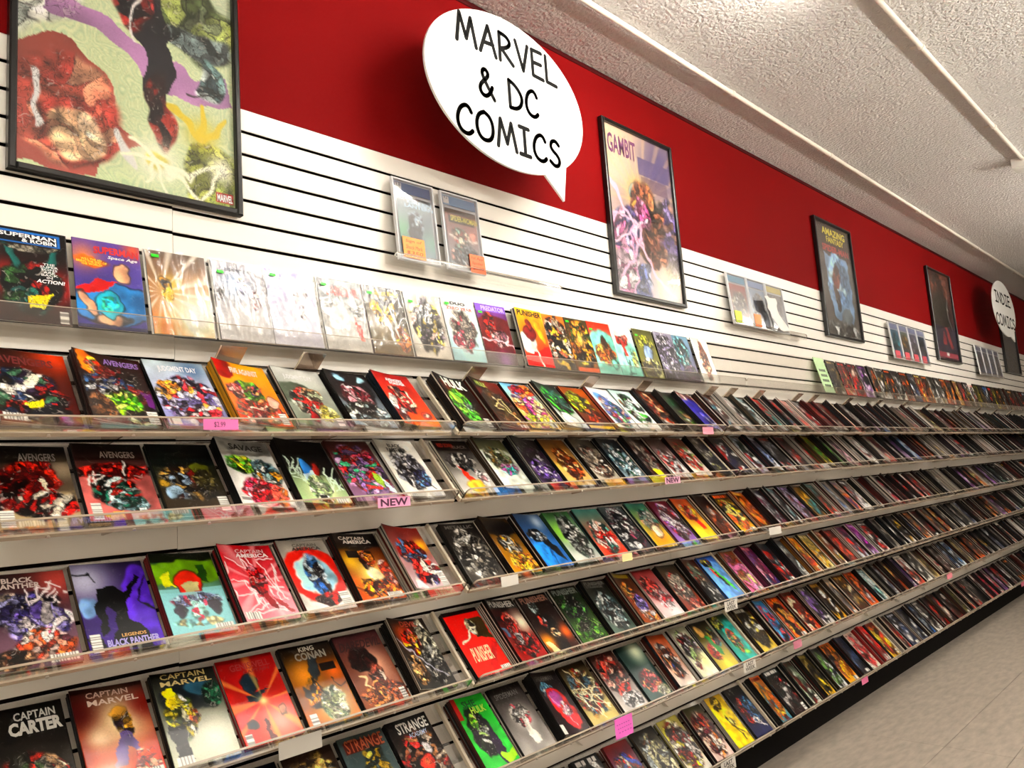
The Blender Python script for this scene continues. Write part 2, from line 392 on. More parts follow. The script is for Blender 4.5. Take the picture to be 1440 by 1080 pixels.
STROKES = {   # hand-lettered capitals: strokes in a unit-high box, with the letter's width
    'M': (1.0, [[(0, 0), (.2, 1), (.5, .18), (.78, .97), (1, 0)]]),
    'A': (.85, [[(0, 0), (.48, 1), (.85, 0)], [(.17, .36), (.72, .40)]]),
    'R': (.75, [[(.02, 0), (.04, 1)], [(.04, 1), (.45, .97), (.66, .78), (.5, .58), (.06, .42)], [(.12, .44), (.75, 0)]]),
    'V': (.72, [[(0, 1), (.38, 0), (.72, 1)]]),
    'E': (.66, [[(.62, 1), (.04, .98), (.04, .02), (.66, 0)], [(.05, .52), (.56, .54)]]),
    'L': (.62, [[(.02, 1), (.02, .02), (.62, 0)]]),
    '&': (.8, [[(.8, 0), (.18, .72), (.2, .92), (.36, 1), (.52, .9), (.5, .74), (.08, .42), (0, .2), (.14, .04), (.36, .02), (.6, .2), (.72, .42)]]),
    'D': (.8, [[(.04, 0), (.04, 1)], [(.04, 1), (.4, .9), (.72, .66), (.8, .42), (.66, .16), (.4, .02), (.04, 0)]]),
    'C': (.74, [[(.72, .8), (.62, .95), (.45, 1), (.2, .86), (.04, .58), (.02, .3), (.16, .08), (.4, 0), (.6, .04), (.74, .16)]]),
    'O': (.86, [[(.43, 1), (.16, .88), (.01, .6), (.02, .3), (.18, .06), (.43, 0), (.7, .08), (.85, .34), (.84, .66), (.7, .9), (.43, 1)]]),
    'I': (.56, [[(.02, 1), (.54, 1)], [(.28, 1), (.28, 0)], [(0, 0), (.56, 0)]]),
    'S': (.64, [[(.6, .86), (.4, 1), (.16, .92), (.08, .72), (.2, .58), (.46, .46), (.62, .28), (.52, .06), (.28, 0), (.02, .14)]]),
    'N': (.82, [[(.04, 0), (.04, 1), (.76, .04), (.8, 1)]]),
    ' ': (.45, [])}
def letter_mesh(ch, x, z, h, wd, sx=1.0, th=.004):
    """a letter of round-ended strokes lying in the x-z plane, facing -y"""
    W_, strokes = STROKES[ch]; b = MB(); lay = 0
    for stq in strokes:
        P = [np.array([x + px_ * h * sx, z + pz * h]) for px_, pz in stq]
        if len(P) > 4:      # round the curve off
            for _ in range(2):
                Q = [P[0]]
                for a_, c_ in zip(P[:-1], P[1:]): Q += [a_ * .75 + c_ * .25, a_ * .25 + c_ * .75]
                P = Q + [P[-1]] if ch not in 'M' else P
        y0 = -.0003 * lay; lay += 1
        for p0, p1 in zip(P[:-1], P[1:]):
            d0 = p1 - p0; d0 /= np.linalg.norm(d0) + 1e-9; nr = np.array([-d0[1], d0[0]]) * wd
            c4 = [p0 + nr, p1 + nr, p1 - nr, p0 - nr]
            b.add([(q[0], y0, q[1]) for q in c4] + [(q[0], th, q[1]) for q in c4], [(0, 1, 2, 3), (0, 4, 5, 1), (3, 2, 6, 7)])
        for e in P:
            ring = [(e[0] + wd * math.cos(t), y0 - .0001, e[1] + wd * math.sin(t)) for t in np.linspace(0, 2 * math.pi, 12, False)]
            b.add(ring + [(q[0], th, q[2]) for q in ring], [tuple(range(12))] + [(i, (i + 1) % 12, 12 + (i + 1) % 12, 12 + i) for i in range(12)])
    return b
def speech_sign(name, label, xc, zc_, rx, rz, y, tail, lines, wd):
    t = tag(link(name, None, None, (xc, y, Z(zc_))), label, 'sign')
    # outline: ellipse with a pointed tail
    out = []; a0, a1 = tail[0], tail[1]
    for a in np.linspace(a1, a0 + 2 * math.pi, 72): out.append((rx * math.cos(a), rz * math.sin(a)))
    out.append((tail[2] - xc, tail[3] - zc_))
    n = len(out); th = .010
    v = [(x, 0, z) for x, z in out] + [(x, th, z) for x, z in out]
    f = [tuple(range(n)), tuple(range(n, 2 * n))[::-1]] + [(i, n + i, n + (i + 1) % n, (i + 1) % n) for i in range(n)]
    link('board', mesh('board', v, f, SIGNW), t)
    for txt, x0, x1, zb, h in lines:
        tot = sum(STROKES[c][0] for c in txt) + .22 * (len(txt) - 1); sx = (x1 - x0) / (tot * h); x = x0
        for c in txt:
            if c != ' ':
                letter_mesh(c, x - xc, zb - zc_, h, wd, sx, .0015).build('letter', SIGNK, t, loc=(0, -.0012, 0))
            x += (STROKES[c][0] + .22) * h * sx
    # two arms that hold the board off the wall
    for s in (-1, 1):
        MB().box(s * rx * .35 - .008, s * rx * .35 + .008, th, -y, -.008, .008).build('arm', ACRY, t)
ta = lambda x, z, xc, zc_, rx, rz: math.atan2((z - zc_) / rz, (x - xc) / rx)
speech_sign('speech_bubble_sign', 'large white speech bubble sign lettered MARVEL & DC COMICS on the red wall', 1.243, .28, .446, .315, -.25,
            (ta(1.411, -.011, 1.243, .28, .446, .315), ta(1.546, .055, 1.243, .28, .446, .315), 1.522, -.101),
            [('MARVEL', .962, 1.53, .408, .118), ('& DC', 1.066, 1.395, .222, .115), ('COMICS', .937, 1.515, .04, .115)], .0088)
speech_sign('speech_bubble_sign', 'far white speech bubble sign lettered INDIE COMICS at the right edge', 9.315, .345, .505, .322, -.25,
            (ta(9.445, .038, 9.315, .345, .505, .322), ta(9.66, .10, 9.315, .345, .505, .322), 9.62, -.015),
            [('INDIE', 8.955, 9.635, .395, .125), ('COMICS', 8.87, 9.72, .135, .125)], .010)

# ---------------------------------------------------------------- comics
CW, CH = .172, .262
def add_cols(me, arr, domain='POINT'):
    a = me.color_attributes.new('Col', 'FLOAT_COLOR', domain)
    arr = np.asarray(arr); c = np.zeros((len(arr), 4), np.float32); c[:, :arr.shape[1]] = arr
    a.data.foreach_set('color', c.ravel())
class Slot:
    """where a pile of comics lies: origin of its cover's top left corner, the down direction and the outward normal"""
    def __init__(s, x, row, tl, tr, rot, top, skew=0):
        s.x, s.row, s.tl, s.tr, s.rot = x, row, tl, tr, rot
        s.d, s.n, s.T = ROWD[row]
        s.top = top; s.p = 1.7 + skew
        s.w = CW
    def h(s, u, f=1.0): return (s.tr + (s.tl - s.tr) * np.power(1 - np.clip(u, 0, 1), s.p)) * f
    def pt(s, u, v, off=0., f=1.0):
        u = np.asarray(u, float); v = np.asarray(v, float)
        h = s.h(u, f) + off + .004 * (s.tl / .03) * (1 - v) ** 3 * (1 - u) * f
        along = s.top + v * CH; xx = s.x + u * s.w
        xx = xx + s.rot * (along - s.top - CH); along = along - s.rot * (u - .5) * s.w
        return np.stack([xx, s.T[0] + along * s.d[1] + h * s.n[1], s.T[1] + along * s.d[2] + h * s.n[2]], -1)
def geo(angle, y, z):
    a = math.radians(angle)
    return (np.array([0, -math.cos(a), -math.sin(a)]), np.array([0, -math.sin(a), math.cos(a)]), (y, Z(z)))
ROWZ = {2: -11 * S, 3: -14 * S, 4: -18 * S, 5: -22 * S, 6: -26 * S, 7: -30.9 * S}
ROWD = {r: geo(49, -.016, z) for r, z in ROWZ.items()}
ROWD[1] = geo(76, -.016, -.526)
def comic_mesh(sl_, W, H, img, spine, th=.0032, off=0.0):
    u, v = np.meshgrid(np.linspace(0, 1, W + 1), np.linspace(0, 1, H + 1))
    P = sl_.pt(u, v, off).reshape(-1, 3); n = len(P)
    idx = np.arange(n).reshape(H + 1, W + 1)
    faces = np.stack([idx[:-1, :-1], idx[1:, :-1], idx[1:, 1:], idx[:-1, 1:]], -1).reshape(-1, 4).tolist()
    ring = np.concatenate([idx[0, :-1], idx[:-1, -1], idx[-1, :0:-1], idx[:0:-1, 0]])
    cs = img.reshape(-1, 4)
    k = len(ring); nn = sl_.n
    V = np.concatenate([P, P[ring] - nn * .0002, P[ring] - nn * th])
    isl = np.isin(ring, idx[:, 0])
    rc = np.concatenate([np.where(isl[:, None], lin(hx(spine)) * .8, lin(hx('cfc8bb'))), np.zeros((k, 1))], 1)
    C = np.concatenate([cs, rc, rc * .8])
    for i in range(k):
        j = (i + 1) % k
        faces.append((ring[i], ring[j], n + j, n + i)); faces.append((n + i, n + j, n + k + j, n + k + i))
    # underside: strips between the upper and the lower edge (it is curved across, straight down)
    lo = lambda q: n + k + (q % k)
    for i in range(W): faces.append((lo(i), lo(i + 1), lo(2 * W + H - i - 1), lo(2 * W + H - i)))
    me = bpy.data.meshes.new('comic_book'); me.from_pydata(V.tolist(), [], faces); me.update()
    me.materials.append(COVER); add_cols(me, C)
    sm = np.zeros(len(me.polygons), bool); sm[:W * H] = True; me.polygons.foreach_set('use_smooth', sm)
    return me
def text_on(sl_, parent, txt, col, x0, y0, x1, y1, bold=.012, shear=0., name='title', off=.0011, arc=0.):
    v, f = text2d(txt, bold, shear)
    u = x0 + v[:, 0] * (x1 - x0); q = y1 - v[:, 1] * (y1 - y0) - arc * (1 - (2 * v[:, 0] - 1) ** 2)
    return link(name, mesh(name, sl_.pt(u, q, off), f, ink(col)), parent)
def patch_on(sl_, parent, col, x0, y0, x1, y1, name, off=.0012, mat=None):
    u = np.array([x0, x1, x1, x0, x0, x1, x1, x0]); v = np.array([y0, y0, y1, y1] * 2)
    P = np.concatenate([sl_.pt(u[:4], v[:4], off), sl_.pt(u[4:], v[4:], off - .0007)])
    return link(name, mesh(name, P, [(0, 3, 2, 1), (4, 5, 6, 7), (0, 1, 5, 4), (1, 2, 6, 5), (2, 3, 7, 6), (3, 0, 4, 7)], mat or ink(col)), parent)

KB = ('K', .05, .84, .19, .985); KR = ('K', .8, .84, .95, .985); KH = ('K', .66, .91, .96, .98)
# cover specs: key (row, number in the row) -> (top, bottom, layers, titles, thickness left, right, extras)
SPEC = {}
def sp(row, i, top, bot, layers, titles=(), tl=None, tr=None, **kw): SPEC[(row, i)] = (top, bot, layers, titles, tl, tr, kw)
E_, G_, C_ = 'E', 'G', 'C'
# row 1: single comics leaning on the top ledge
sp(1, 0, '15110f', '2a0c0c', [('G', .2, .55, .3, 'b01810', .9), ('G', .8, .6, .3, 'c8200e', .9), ('C', .5, .62, .42, .28, 34, '0e0c0c 1d3a38 28564e 7a1c12 14110f 2f4a2c'), ('E', .25, .3, .06, .16, '1f5652', -25), ('E', .78, .33, .06, .16, '1f5652', 25), ('P', 'e8c020', [(.45, .72), (.8, .66), (.66, .84), (.5, .86)]), ('B', .06, .03, .9, .165, '2c68a8'), ('B', .09, .045, .87, .15, '0f0f14'), ('C', .5, .21, .42, .035, 14, '8a8478 120f0e 5d584e'), ('K', .84, .86, .95, .985)],
   [('SUPERMAN', 'eee', .11, .055, .86, .10, .03), ('& ROBIN', 'eee', .4, .105, .86, .148, .03), ('THE\nSUPER\nSONS\nARE\nBACK\nIN', 'eee', .62, .35, .86, .52), ('ACTION!', 'eee', .56, .53, .94, .57, .03, .2)], .006, .005)
sp(1, 1, '50407c', '3e3a7e', [('G', .15, .2, .28, 'd88a5c', .8), ('G', .9, .05, .2, 'd0603a', .8), ('E', .55, .72, .62, .24, '2f6c9e', -5), ('P', 'a81c1c', [(.02, .56), (.35, .46), (.6, .46), (.5, .55), (.12, .62)]), ('E', .68, .36, .13, .10, 'd8a888', 10), ('E', .17, .74, .09, .16, 'd2a286', -25), ('E', .48, .90, .26, .06, 'd2a286', -8), ('E', .48, .72, .2, .15, '2c9cae', 0), ('C', .48, .72, .12, .1, 12, '2c9cae 48b49a 2a86a4', 0), ('E', .25, .25, .25, .055, 'd86a1c', 8, 0), ('B', 0, .96, 1, 1, '2a2a4c')],
   [('SUPERMAN', 'c22', .3, .07, .97, .155, .04, 0, .01), ('Space Age', 'eee', .5, .16, .95, .205, .02, .2), ('WILL THE 60s\nBRING THE END OF\nTHE WORLD?', 'fd4', .04, .22, .48, .30, .02)], .006, .005, spine='4a3f78')
sp(1, 2, '6b5a4e', 'd8822c', [('G', .75, .75, .75, 'fff6e4', 1), ('G', .35, .4, .2, 'f0cf60', .9), ('R', .2, .5, 14, 'f6eee0', .7), ('E', .26, .36, .10, .035, 'd8a030', -20), ('C', .3, .48, .1, .14, 8, '2a211c d8a030 e8c070'), ('E', .32, .5, .08, .07, 'f0c850', 20, 0), ('G', .2, .9, .25, 'e8842c', .8)], [], .006, .005, bag=1)
sp(1, 3, '98949c', 'bcbabc', [('G', .4, .3, .35, '7c94b8', .9), ('G', .5, .8, .6, 'c4c2c2', 1), ('C', .5, .32, .1, .12, 9, 'b08058 caa070 9a9ab8'), ('E', .1, .42, .06, .09, '2b2424', 10), ('C', .75, .45, .08, .12, 8, 'b87878 c8a8a8 9c94a8'), ('W', 'd8d6d6', 14, .5)], [('JUDGMENT DAY', '445', .15, .08, .75, .135, .03)], .007, .005, bag=1)
sp(1, 4, '9490c0', 'bcbac8', [('G', .5, .75, .8, 'c8c6d0', 1), ('C', .62, .4, .2, .22, 12, 'c8c4d4 dcd8e0 b4a8b0', .15), ('W', 'd8d6dc', 12, .5)], [], .007, .005, bag=1)
sp(1, 5, '2b2a2a', 'd8d4ce', [('G', .4, .8, .6, 'bcbab6', 1), ('P', 'c83c28', [(.72, .5), (.82, .62), (.88, .86), (.78, .84)]), ('E', .35, .55, .2, .2, 'dad6d0', 20, .3), ('C', .8, .35, .18, .15, 10, '4c4844 8c8680 c8c4be'), ('W', 'd4d2ce', 12, .5, (0, .3, 1, 1))], [('DAREDEVIL', 'd43', .18, .1, .92, .24, .02, .15)], .007, .005, bag=1)
sp(1, 6, '2a261e', '6a5a3c', [('G', .3, .5, .4, 'd8d0c4', .8), ('C', .45, .35, .3, .2, 18, 'e0b840 3a3428 d8d0c0 c8a030'), ('C', .8, .75, .18, .2, 14, 'e8c040 d8842c a86020'), ('E', .5, .6, .05, .28, 'e8e4dc', -14, .4), ('E', .68, .55, .04, .25, 'dcd6cc', -8, .4)], [('Ghost Rider', 'db3', .25, .05, .92, .13, .03, .1)], .007, .005, bag=1)
sp(1, 7, 'cfc8bc', 'c8c2b8', [('C', .52, .5, .42, .4, 60, '2c2622 d8c060 5c5048 b09890 e8e4dc 6a5c66 2c2622')], [], .007, .005, bag=1)
sp(1, 8, 'e8e6e2', 'b0d8de', [('C', .5, .52, .36, .32, 46, '3c3834 847a70 c8bcae a83848 4c443e d8d0c0'), ('C', .3, .68, .2, .12, 14, 'b0304c 803040 d8a0a0')], [('ZERO YEAR', 'd42', .12, .13, .9, .18, .02), ('DUO', '333', .25, .05, .72, .10, .05)], .007, .005, bag=1)
sp(1, 9, '6a3c7c', '2a1418', [('E', .5, .5, .9, .32, '54181a', 0, 0), ('G', .6, .95, .3, '8a5a9c', .9), ('C', .35, .38, .2, .25, 22, 'b02818 6c1410 d85030 3a100e'), ('C', .6, .58, .28, .14, 24, 'd8b8b8 8c6070 3c2024 b87878'), ('S', 'e8c8d0', .012, [(0, .6), (.6, .62), (1, .7)]), ('B', 0, 0, 1, .13, '7c5ab0')], [('PREDATOR', 'cbd', .18, .03, .95, .11, .03)], .006, .005, stick=1)
sp(1, 10, 'e8b020', 'c81e18', [('E', .25, .6, .3, .2, 'f0ece4', 30, .3), ('P', 'e0201a', [(.2, .8), (1, .62), (1, 1), (.2, 1)]), ('E', .35, .42, .22, .12, '6a2020', 25), ('E', .4, .28, .08, .09, '7a2c24', 0), ('E', .75, .38, .12, .2, 'f0a820', -20, .2), ('S', 'f4e0d8', .02, [(.45, .72), (.62, 1)])], [('PUNISHER', '211', .05, .03, .95, .13, .03, .1)], .02, .014, spine='d8d4ce')
sp(1, 11, 'd8783c', '2c2018', [('C', .5, .5, .5, .48, 70, '16110e 2c241e e8d8b8 e8c040 1c1714 8c5038 d8c8b8')], [], .006, .005)
sp(1, 12, '3a3420', '5c3c1c', [('C', .5, .5, .5, .46, 70, '241c10 d8b040 8c5424 3c5c34 c88838 241a12'), ('G', .5, .4, .2, 'f0d890', .7), ('B', .1, .92, 1, 1, 'd86424')], [], .006, .005, stick=1)
sp(1, 13, 'a83420', '8cc4b8', [('E', .5, .55, .7, .4, '7cc0b0', 0, 0), ('B', 0, 0, 1, .12, 'b0381c'), ('C', .5, .62, .4, .22, 30, 'd89030 b86828 e8b860 8c4820'), ('E', .55, .38, .12, .1, '3a2418', 0), ('E', .8, .8, .14, .1, '70b4a4', 0)], [], .006, .005, stick=1)
sp(1, 14, 'e4e0da', '88c8b8', [('E', .5, .62, .6, .32, '90ccbc', 0, 0), ('C', .45, .3, .28, .12, 16, 'c84038 d87060 b03428'), ('P', 'a83c34', [(.35, .3), (.5, .3), (.55, .6), (.42, .6)]), ('L', '3c4c48', 5, .012, (.3, .5, .8, 1)), ('C', .8, .65, .16, .2, 10, 'd8dc70 90d0b8 c8e0a0')], [], .006, .005)
sp(1, 15, '4a4a28', '8c8c48', [('C', .5, .28, .4, .16, 24, 'a8b040 6c6c34 c8c468'), ('E', .5, .5, .22, .2, '8ca0c0', 10), ('C', .5, .8, .5, .2, 34, 'c8c888 3c3820 6c6034 e0dc9c 2c2418')], [], .006, .005, stick=1)
sp(1, 16, '8c8898', '2c2834', [('C', .5, .5, .5, .5, 90, '2a2630 d0ccd8 3c3444 8c84a0 241f28 b0a8c0')], [], .010, .008, spine='c8c4cc')
sp(1, 17, '6c8ca0', '503c58', [('C', .4, .4, .4, .35, 40, '204c58 8cd0d0 d8e8e0 1c3038 48a0a0'), ('C', .6, .85, .4, .18, 24, '3c2c44 6c4860 241c28')], [], .006, .005)
sp(1, 18, 'e8e4da', 'e4e0d6', [('C', .5, .5, .24, .42, 30, '8c5034 c8987c 5c3424 e0c8b0 a86c4c')], [], .006, .005)
# row 2
sp(2, 0, '241412', '5c1a14', [('G', .95, .0, .5, 'd04a14', 1), ('C', .35, .62, .5, .36, 60, '16120f 23334c 8a1c18 3c5c48 c8c4bc 2c2434 6c2420'), ('P', 'e0dcc8', [(.5, .3), (.6, .34), (.5, .52), (.38, .48)]), ('P', 'e8cc18', [(.3, .75), (.58, .66), (.46, .9), (.36, .98), (.38, .82)]), ('E', .62, .87, .28, .12, '16191f', -10), ('E', .82, .92, .08, .05, '8c2c8c', 30, .4), ('K', .05, .88, .33, .97)], [('AVENGERS', '622', .1, .10, .82, .21, .03)], .022, .010)
sp(2, 1, '2a1613', '16110f', [('E', .2, .2, .16, .2, 'e0741c', -20), ('C', .22, .22, .1, .14, 10, 'f0b840 e0641c c82c14'), ('C', .5, .5, .45, .3, 54, '1a1412 5c1c1c 2c3c5c 8c8c8c 6c2c24 241c18 3a5474'), ('C', .58, .72, .24, .2, 24, '78c81c a8e038 3c7814 d0e878'), ('C', .2, .82, .2, .18, 22, '6c4c34 3a2418 8c6444'), ('C', .72, .9, .25, .1, 18, '16120f c8d8a0 2c2420'), ('P', '5c2468', [(.85, .5), (1, .56), (1, .75), (.92, .72)]), ('K', .82, .8, .97, .97)], [('AVENGERS', '86a', .42, .07, .95, .155, .03)], .030, .010)
sp(2, 2, 'b8c4c8', '8484b4', [('G', .75, .12, .3, '4c6484', .9), ('C', .5, .6, .5, .36, 80, 'a8a4d0 c8c8e0 4c3c5c b83c48 e8b85c 2c2838 7c74a8 d0d0e8'), ('C', .25, .42, .16, .1, 10, 'e8b040 d88838 2c2430'), ('C', .55, .82, .25, .1, 18, 'a8202c 2c1c24 d8d0d0'), ('K', .03, .88, .2, .98)], [('JUDGMENT DAY', 'e8e8ee', .2, .09, .84, .20, .03, 0, .01)], .014, .010, spine='20222c', tagpink=1)
sp(2, 3, 'e0a020', 'd85a12', [('E', .1, .12, .22, .2, '8c1c10', 10, 0), ('C', .45, .5, .3, .2, 26, '6ca848 4c2c5c 8c3c44 d89c68 2c1c24 5c7c34'), ('C', .5, .82, .48, .2, 50, '6c1c14 b0381c e0a090 3c1812 8c6844 d8602c'), ('C', .2, .48, .14, .1, 10, 'd87878 e8a8a0 b0504c'), ('E', .85, .62, .1, .1, 'e8b0a0', 0), ('K', .82, .8, .95, .97)], [('FIVE AGAINST', 'e8d8c8', .28, .09, .82, .19, .03)], .030, .009)
sp(2, 4, 'b4b4b0', '6c7466', [('E', .3, .45, .4, .2, '4c5448', 0, 0), ('C', .4, .6, .3, .24, 24, '5c6454 8c9484 c8ccc0 3c4438 a82c24 6c5c4c'), ('C', .72, .78, .2, .14, 14, 'e8e070 f0eca8 b8a858'), ('C', .6, .45, .2, .12, 12, '34281f c8a078 a8b094 4c4438'), ('E', .4, .82, .07, .1, '8c1c1c', -15), ('K', .83, .84, .95, .97)], [('JUDGMENT DAY', 'ddd', .18, .12, .78, .22, .03)], .018, .009)
sp(2, 5, '16100f', '8c9ca8', [('E', .45, .35, .5, .32, '171112', 0, 0), ('E', .3, .12, .16, .06, '9cc4d8', 25, .3), ('E', .8, .13, .12, .06, 'a8ccd8', -20, .3), ('C', .5, .42, .34, .2, 22, '7c1c2c 2c1418 c89098 4c1c24 e0c8c8'), ('C', .5, .78, .5, .22, 50, '16140f 8c9aa0 c8d0c8 2c2c24 5c6868'), ('E', .5, .72, .2, .07, '16120f', 15)], [], .022, .010)
sp(2, 6, '7c1414', 'e86418', [('C', .42, .5, .3, .26, 30, '8c1814 3c100e b8302c e0c8b0 5c1410'), ('S', 'e8dcc8', .02, [(.66, .34), (.7, .5), (.55, .62)]), ('C', .15, .7, .2, .26, 18, '7c1410 e8e0d8 4c100e'), ('E', .8, .8, .12, .075, 'b03828', 0), ('E', .8, .8, .06, .04, 'e8d0c0', 0)], [('AVENGERS', 'eee', .3, .10, .75, .16, .03), ('FOREVER', 'eee', .36, .165, .78, .22, .03)], .028, .012)
sp(2, 7, '16110e', '2c1410', [('E', .4, .22, .3, .14, '4c1c12', 0, 0), ('C', .42, .6, .36, .34, 40, '58b838 3c8c24 8cd850 1c3c14 a8e060 2c5c1c'), ('E', .32, .46, .14, .14, '98c850', -30), ('C', .55, .62, .12, .08, 9, '88a0a8 24302c c8d8c8'), ('K', .78, .82, .93, .98)], [('HULK', 'e8f0e0', .2, .04, .92, .24, .04)], .036, .012)
sp(2, 8, '5c1c14', '34200f', [('E', .1, .1, .3, .14, '1a1210', 0, 0), ('C', .5, .6, .5, .4, 46, '2c2014 4c3420 1c140e 6c4c2c 3a3018'), ('L', 'e8d8a0', 4, .008, (.3, .3, .9, .9)), ('E', .7, .92, .1, .04, 'e8c060', 0, 0), ('K', .72, .92, .97, .99)], [('HULK', 'ab5', .14, .06, .52, .17, .03)], .030, .010)
sp(2, 9, '7cb8d8', 'e0a838', [('C', .6, .15, .4, .15, 20, 'd83c34 e87c3c 3c78b8 8c1c2c'), ('C', .5, .5, .45, .28, 46, 'e07840 d84c44 e8b070 7c4c8c c84c94 e8d0a8'), ('C', .5, .85, .5, .16, 30, 'd8c838 c85c9c e8e0a0 8c9c3c'), ('K', .72, .88, .95, .98)], [], .012, .010)
sp(2, 10, '1c2420', 'd8dcd4', [('C', .5, .42, .5, .34, 40, '14201c 1c3830 0e1412 48a83c 244c40'), ('P', '58c83c', [(.1, .4), (.24, .42), (.4, .66), (.26, .62)]), ('E', .5, .84, .34, .16, 'dfe4dc', 10, .5), ('L', '48746c', 6, .008, (.3, .1, 1, .6))], [], .032, .012)
sp(2, 11, '8c4c24', '3a1c12', [('C', .4, .4, .4, .3, 34, '1c2814 c8c83c 5c8c2c 3c1c12 98a83c 201810'), ('C', .6, .75, .3, .22, 24, '8c3418 c85c2c 4c1c10 2c120c'), ('B', 0, .93, 1, 1, 'e8b83c')], [], .012, .009)
sp(2, 12, 'dcd8d8', 'd8dcd8', [('E', .35, .25, .2, .12, '5c8cc8', 10, .2), ('C', .5, .6, .45, .36, 44, 'e8e4e0 a83c54 5c6ca8 8cc88c e8b0a0 3c4c6c 48a8b8')], [], .020, .012, spine='a84c3c')
sp(2, 13, 'c8e0dc', 'd4d8d4', [('C', .5, .5, .42, .42, 36, 'd0e4e0 58a84c 34443c 8c5c3c a8d8c0 e8ece8 2c3430')], [], .010, .008)
sp(2, 14, '3a2018', '16120f', [('C', .5, .5, .46, .42, 50, 'd8601c e8a880 2c1812 c8c4bc 3c3430 8c2c18 141010')], [], .026, .010)
sp(2, 15, '14130f', '16120f', [('C', .45, .35, .4, .26, 26, '1c4c2c 0f1a12 347c4c 16201a'), ('C', .5, .75, .45, .22, 34, '8c6c4c e8e4dc 24301c 78a83c 1c1612')], [], .030, .010)
sp(2, 16, '4c1814', '2c2874', [('E', .5, .6, .7, .5, '2b2678', 0, 0), ('C', .3, .12, .3, .1, 12, 'c85c50 e8c0b8 6c1c1c'), ('C', .7, .75, .2, .2, 10, '3a34a0 8c88d8 241f5c'), ('L', 'c8c8f0', 4, .008, (.4, .6, 1, 1))], [], .028, .012)
# row 3
sp(3, 0, '120e0d', '8c7c64', [('E', .5, .85, .9, .28, 'a89878', 0, 0), ('G', .9, .3, .25, 'b8a890', .7), ('C', .5, .42, .36, .22, 30, '8c1814 5c100e b02c1c 3a0e0c'), ('C', .15, .55, .3, .25, 24, '5c1412 2c0e0c 8c2018 1a0c0b'), ('P', 'd8d0b8', [(.58, .42), (.72, .56), (.74, .6), (.56, .46)]), ('C', .6, .74, .4, .18, 30, '16110f 8c1c18 c8c0b0 241a18 3c3430'), ('K', .05, .8, .2, .98)], [('AVENGERS', 'a9a09a', .38, .10, .85, .20, .02)], .010, .008)
sp(3, 1, '140f0e', 'b06c64', [('E', .5, .72, .8, .34, 'a8605c', 0, 0), ('C', .5, .38, .5, .12, 26, '8c1c18 5c1412 c83024 2c100e'), ('C', .45, .62, .32, .18, 34, '245c4c 8c1c18 16120f c8e0e0 1c3c34 a82c20'), ('C', .6, .8, .26, .1, 18, 'b8d8e0 2c6c5c 8cb0b8 143028'), ('P', 'd8b018', [(.25, .88), (.5, .9), (.44, 1), (.2, .96)]), ('S', 'e8e4dc', .012, [(.66, .26), (.64, .42)]), ('L', 'e8e0dc', 5, .008, (.1, .35, .4, .6)), ('K', .06, .78, .19, .985)], [('AVENGERS', 'b0a098', .36, .11, .86, .20, .02)], .012, .010)
sp(3, 2, '14201c', '3a2c1c', [('E', .5, .15, .8, .2, '0f1412', 0, 0), ('C', .42, .55, .36, .24, 34, '3a342c 6c6454 2c1412 8ca0b4 1c1a18 a8884c'), ('E', .66, .55, .12, .2, '5c1616', -10), ('E', .72, .36, .14, .08, '5c6024', 20), ('E', .2, .68, .1, .1, '8fa6b8', 30), ('E', .12, .55, .1, .06, '9c8038', -10), ('C', .75, .6, .2, .2, 16, '3c3824 5c5434 241f16'), ('K', .82, .76, .97, .95)], [], .010, .008)
sp(3, 3, 'b8b8b4', 'd8d4d0', [('E', .5, .12, .6, .12, '9c9c98', 0, 0), ('C', .3, .38, .26, .14, 24, '5ca838 2c4c1c 8cb840 d8c83c 1c2c18'), ('C', .72, .5, .28, .22, 34, '6c8c98 2c3c48 d8d8d0 e8a83c 3c5048 8ca8a8'), ('C', .48, .78, .32, .2, 40, 'b81c28 e84878 d8283c 7c1018 f0a0b0'), ('C', .82, .82, .15, .18, 14, 'e8843c e8d0c0 d85c4c'), ('K', .04, .86, .2, .98)], [('SAVAGE', '333', .22, .07, .86, .16, .03)], .030, .010)
sp(3, 4, '14120f', '9cb888', [('E', .5, .3, .6, .3, '13110f', 0, 0), ('G', .5, .85, .45, 'd8e0b0', 1), ('E', .42, .5, .1, .2, '3c78b8', -10), ('E', .58, .52, .09, .18, '8c2c24', 12), ('P', 'b8d0e0', [(.3, .55), (.5, .5), (.6, .9), (.3, .9)]), ('C', .5, .78, .25, .2, 20, 'e8ecd8 b8c898 8ca878 d8e0c0'), ('P', '14120f', [(.6, .35), (1, .45), (1, .8)]), ('L', 'c8d8c8', 14, .006, (0, .3, .35, .7)), ('L', 'c8d8c8', 10, .006, (.7, .45, 1, .8)), ('P', '14120f', [(.44, .9), (.58, .9), (.6, 1), (.42, 1)]), ('K', .72, .93, .96, .99)], [], .024, .010)
sp(3, 5, '4c2420', '8c6c8c', [('C', .5, .5, .5, .42, 80, '8c6ca0 b82c24 6c1c18 4ca87c 3c3444 c8a0c8 5c4c6c a83c4c'), ('P', '98b848', [(.7, .55), (.85, .62), (.8, .82), (.68, .7)]), ('P', 'b8c8d8', [(.82, .62), (1, .82), (1, .95), (.86, .85)])], [], .014, .010, tagnew=1)
sp(3, 6, 'd8d4cc', 'e0dcd4', [('C', .5, .5, .36, .36, 44, '2c2834 8c8c94 e0dcd8 1a181c 54545c d8d4d0'), ('C', .66, .68, .2, .16, 16, '34345c 6c98c8 24203c'), ('L', '2c2624', 8, .010, (.1, .2, .9, .95))], [('BLACK\nPANTHER', '1a1818', .22, .07, .72, .21, .02)], .022, .012)
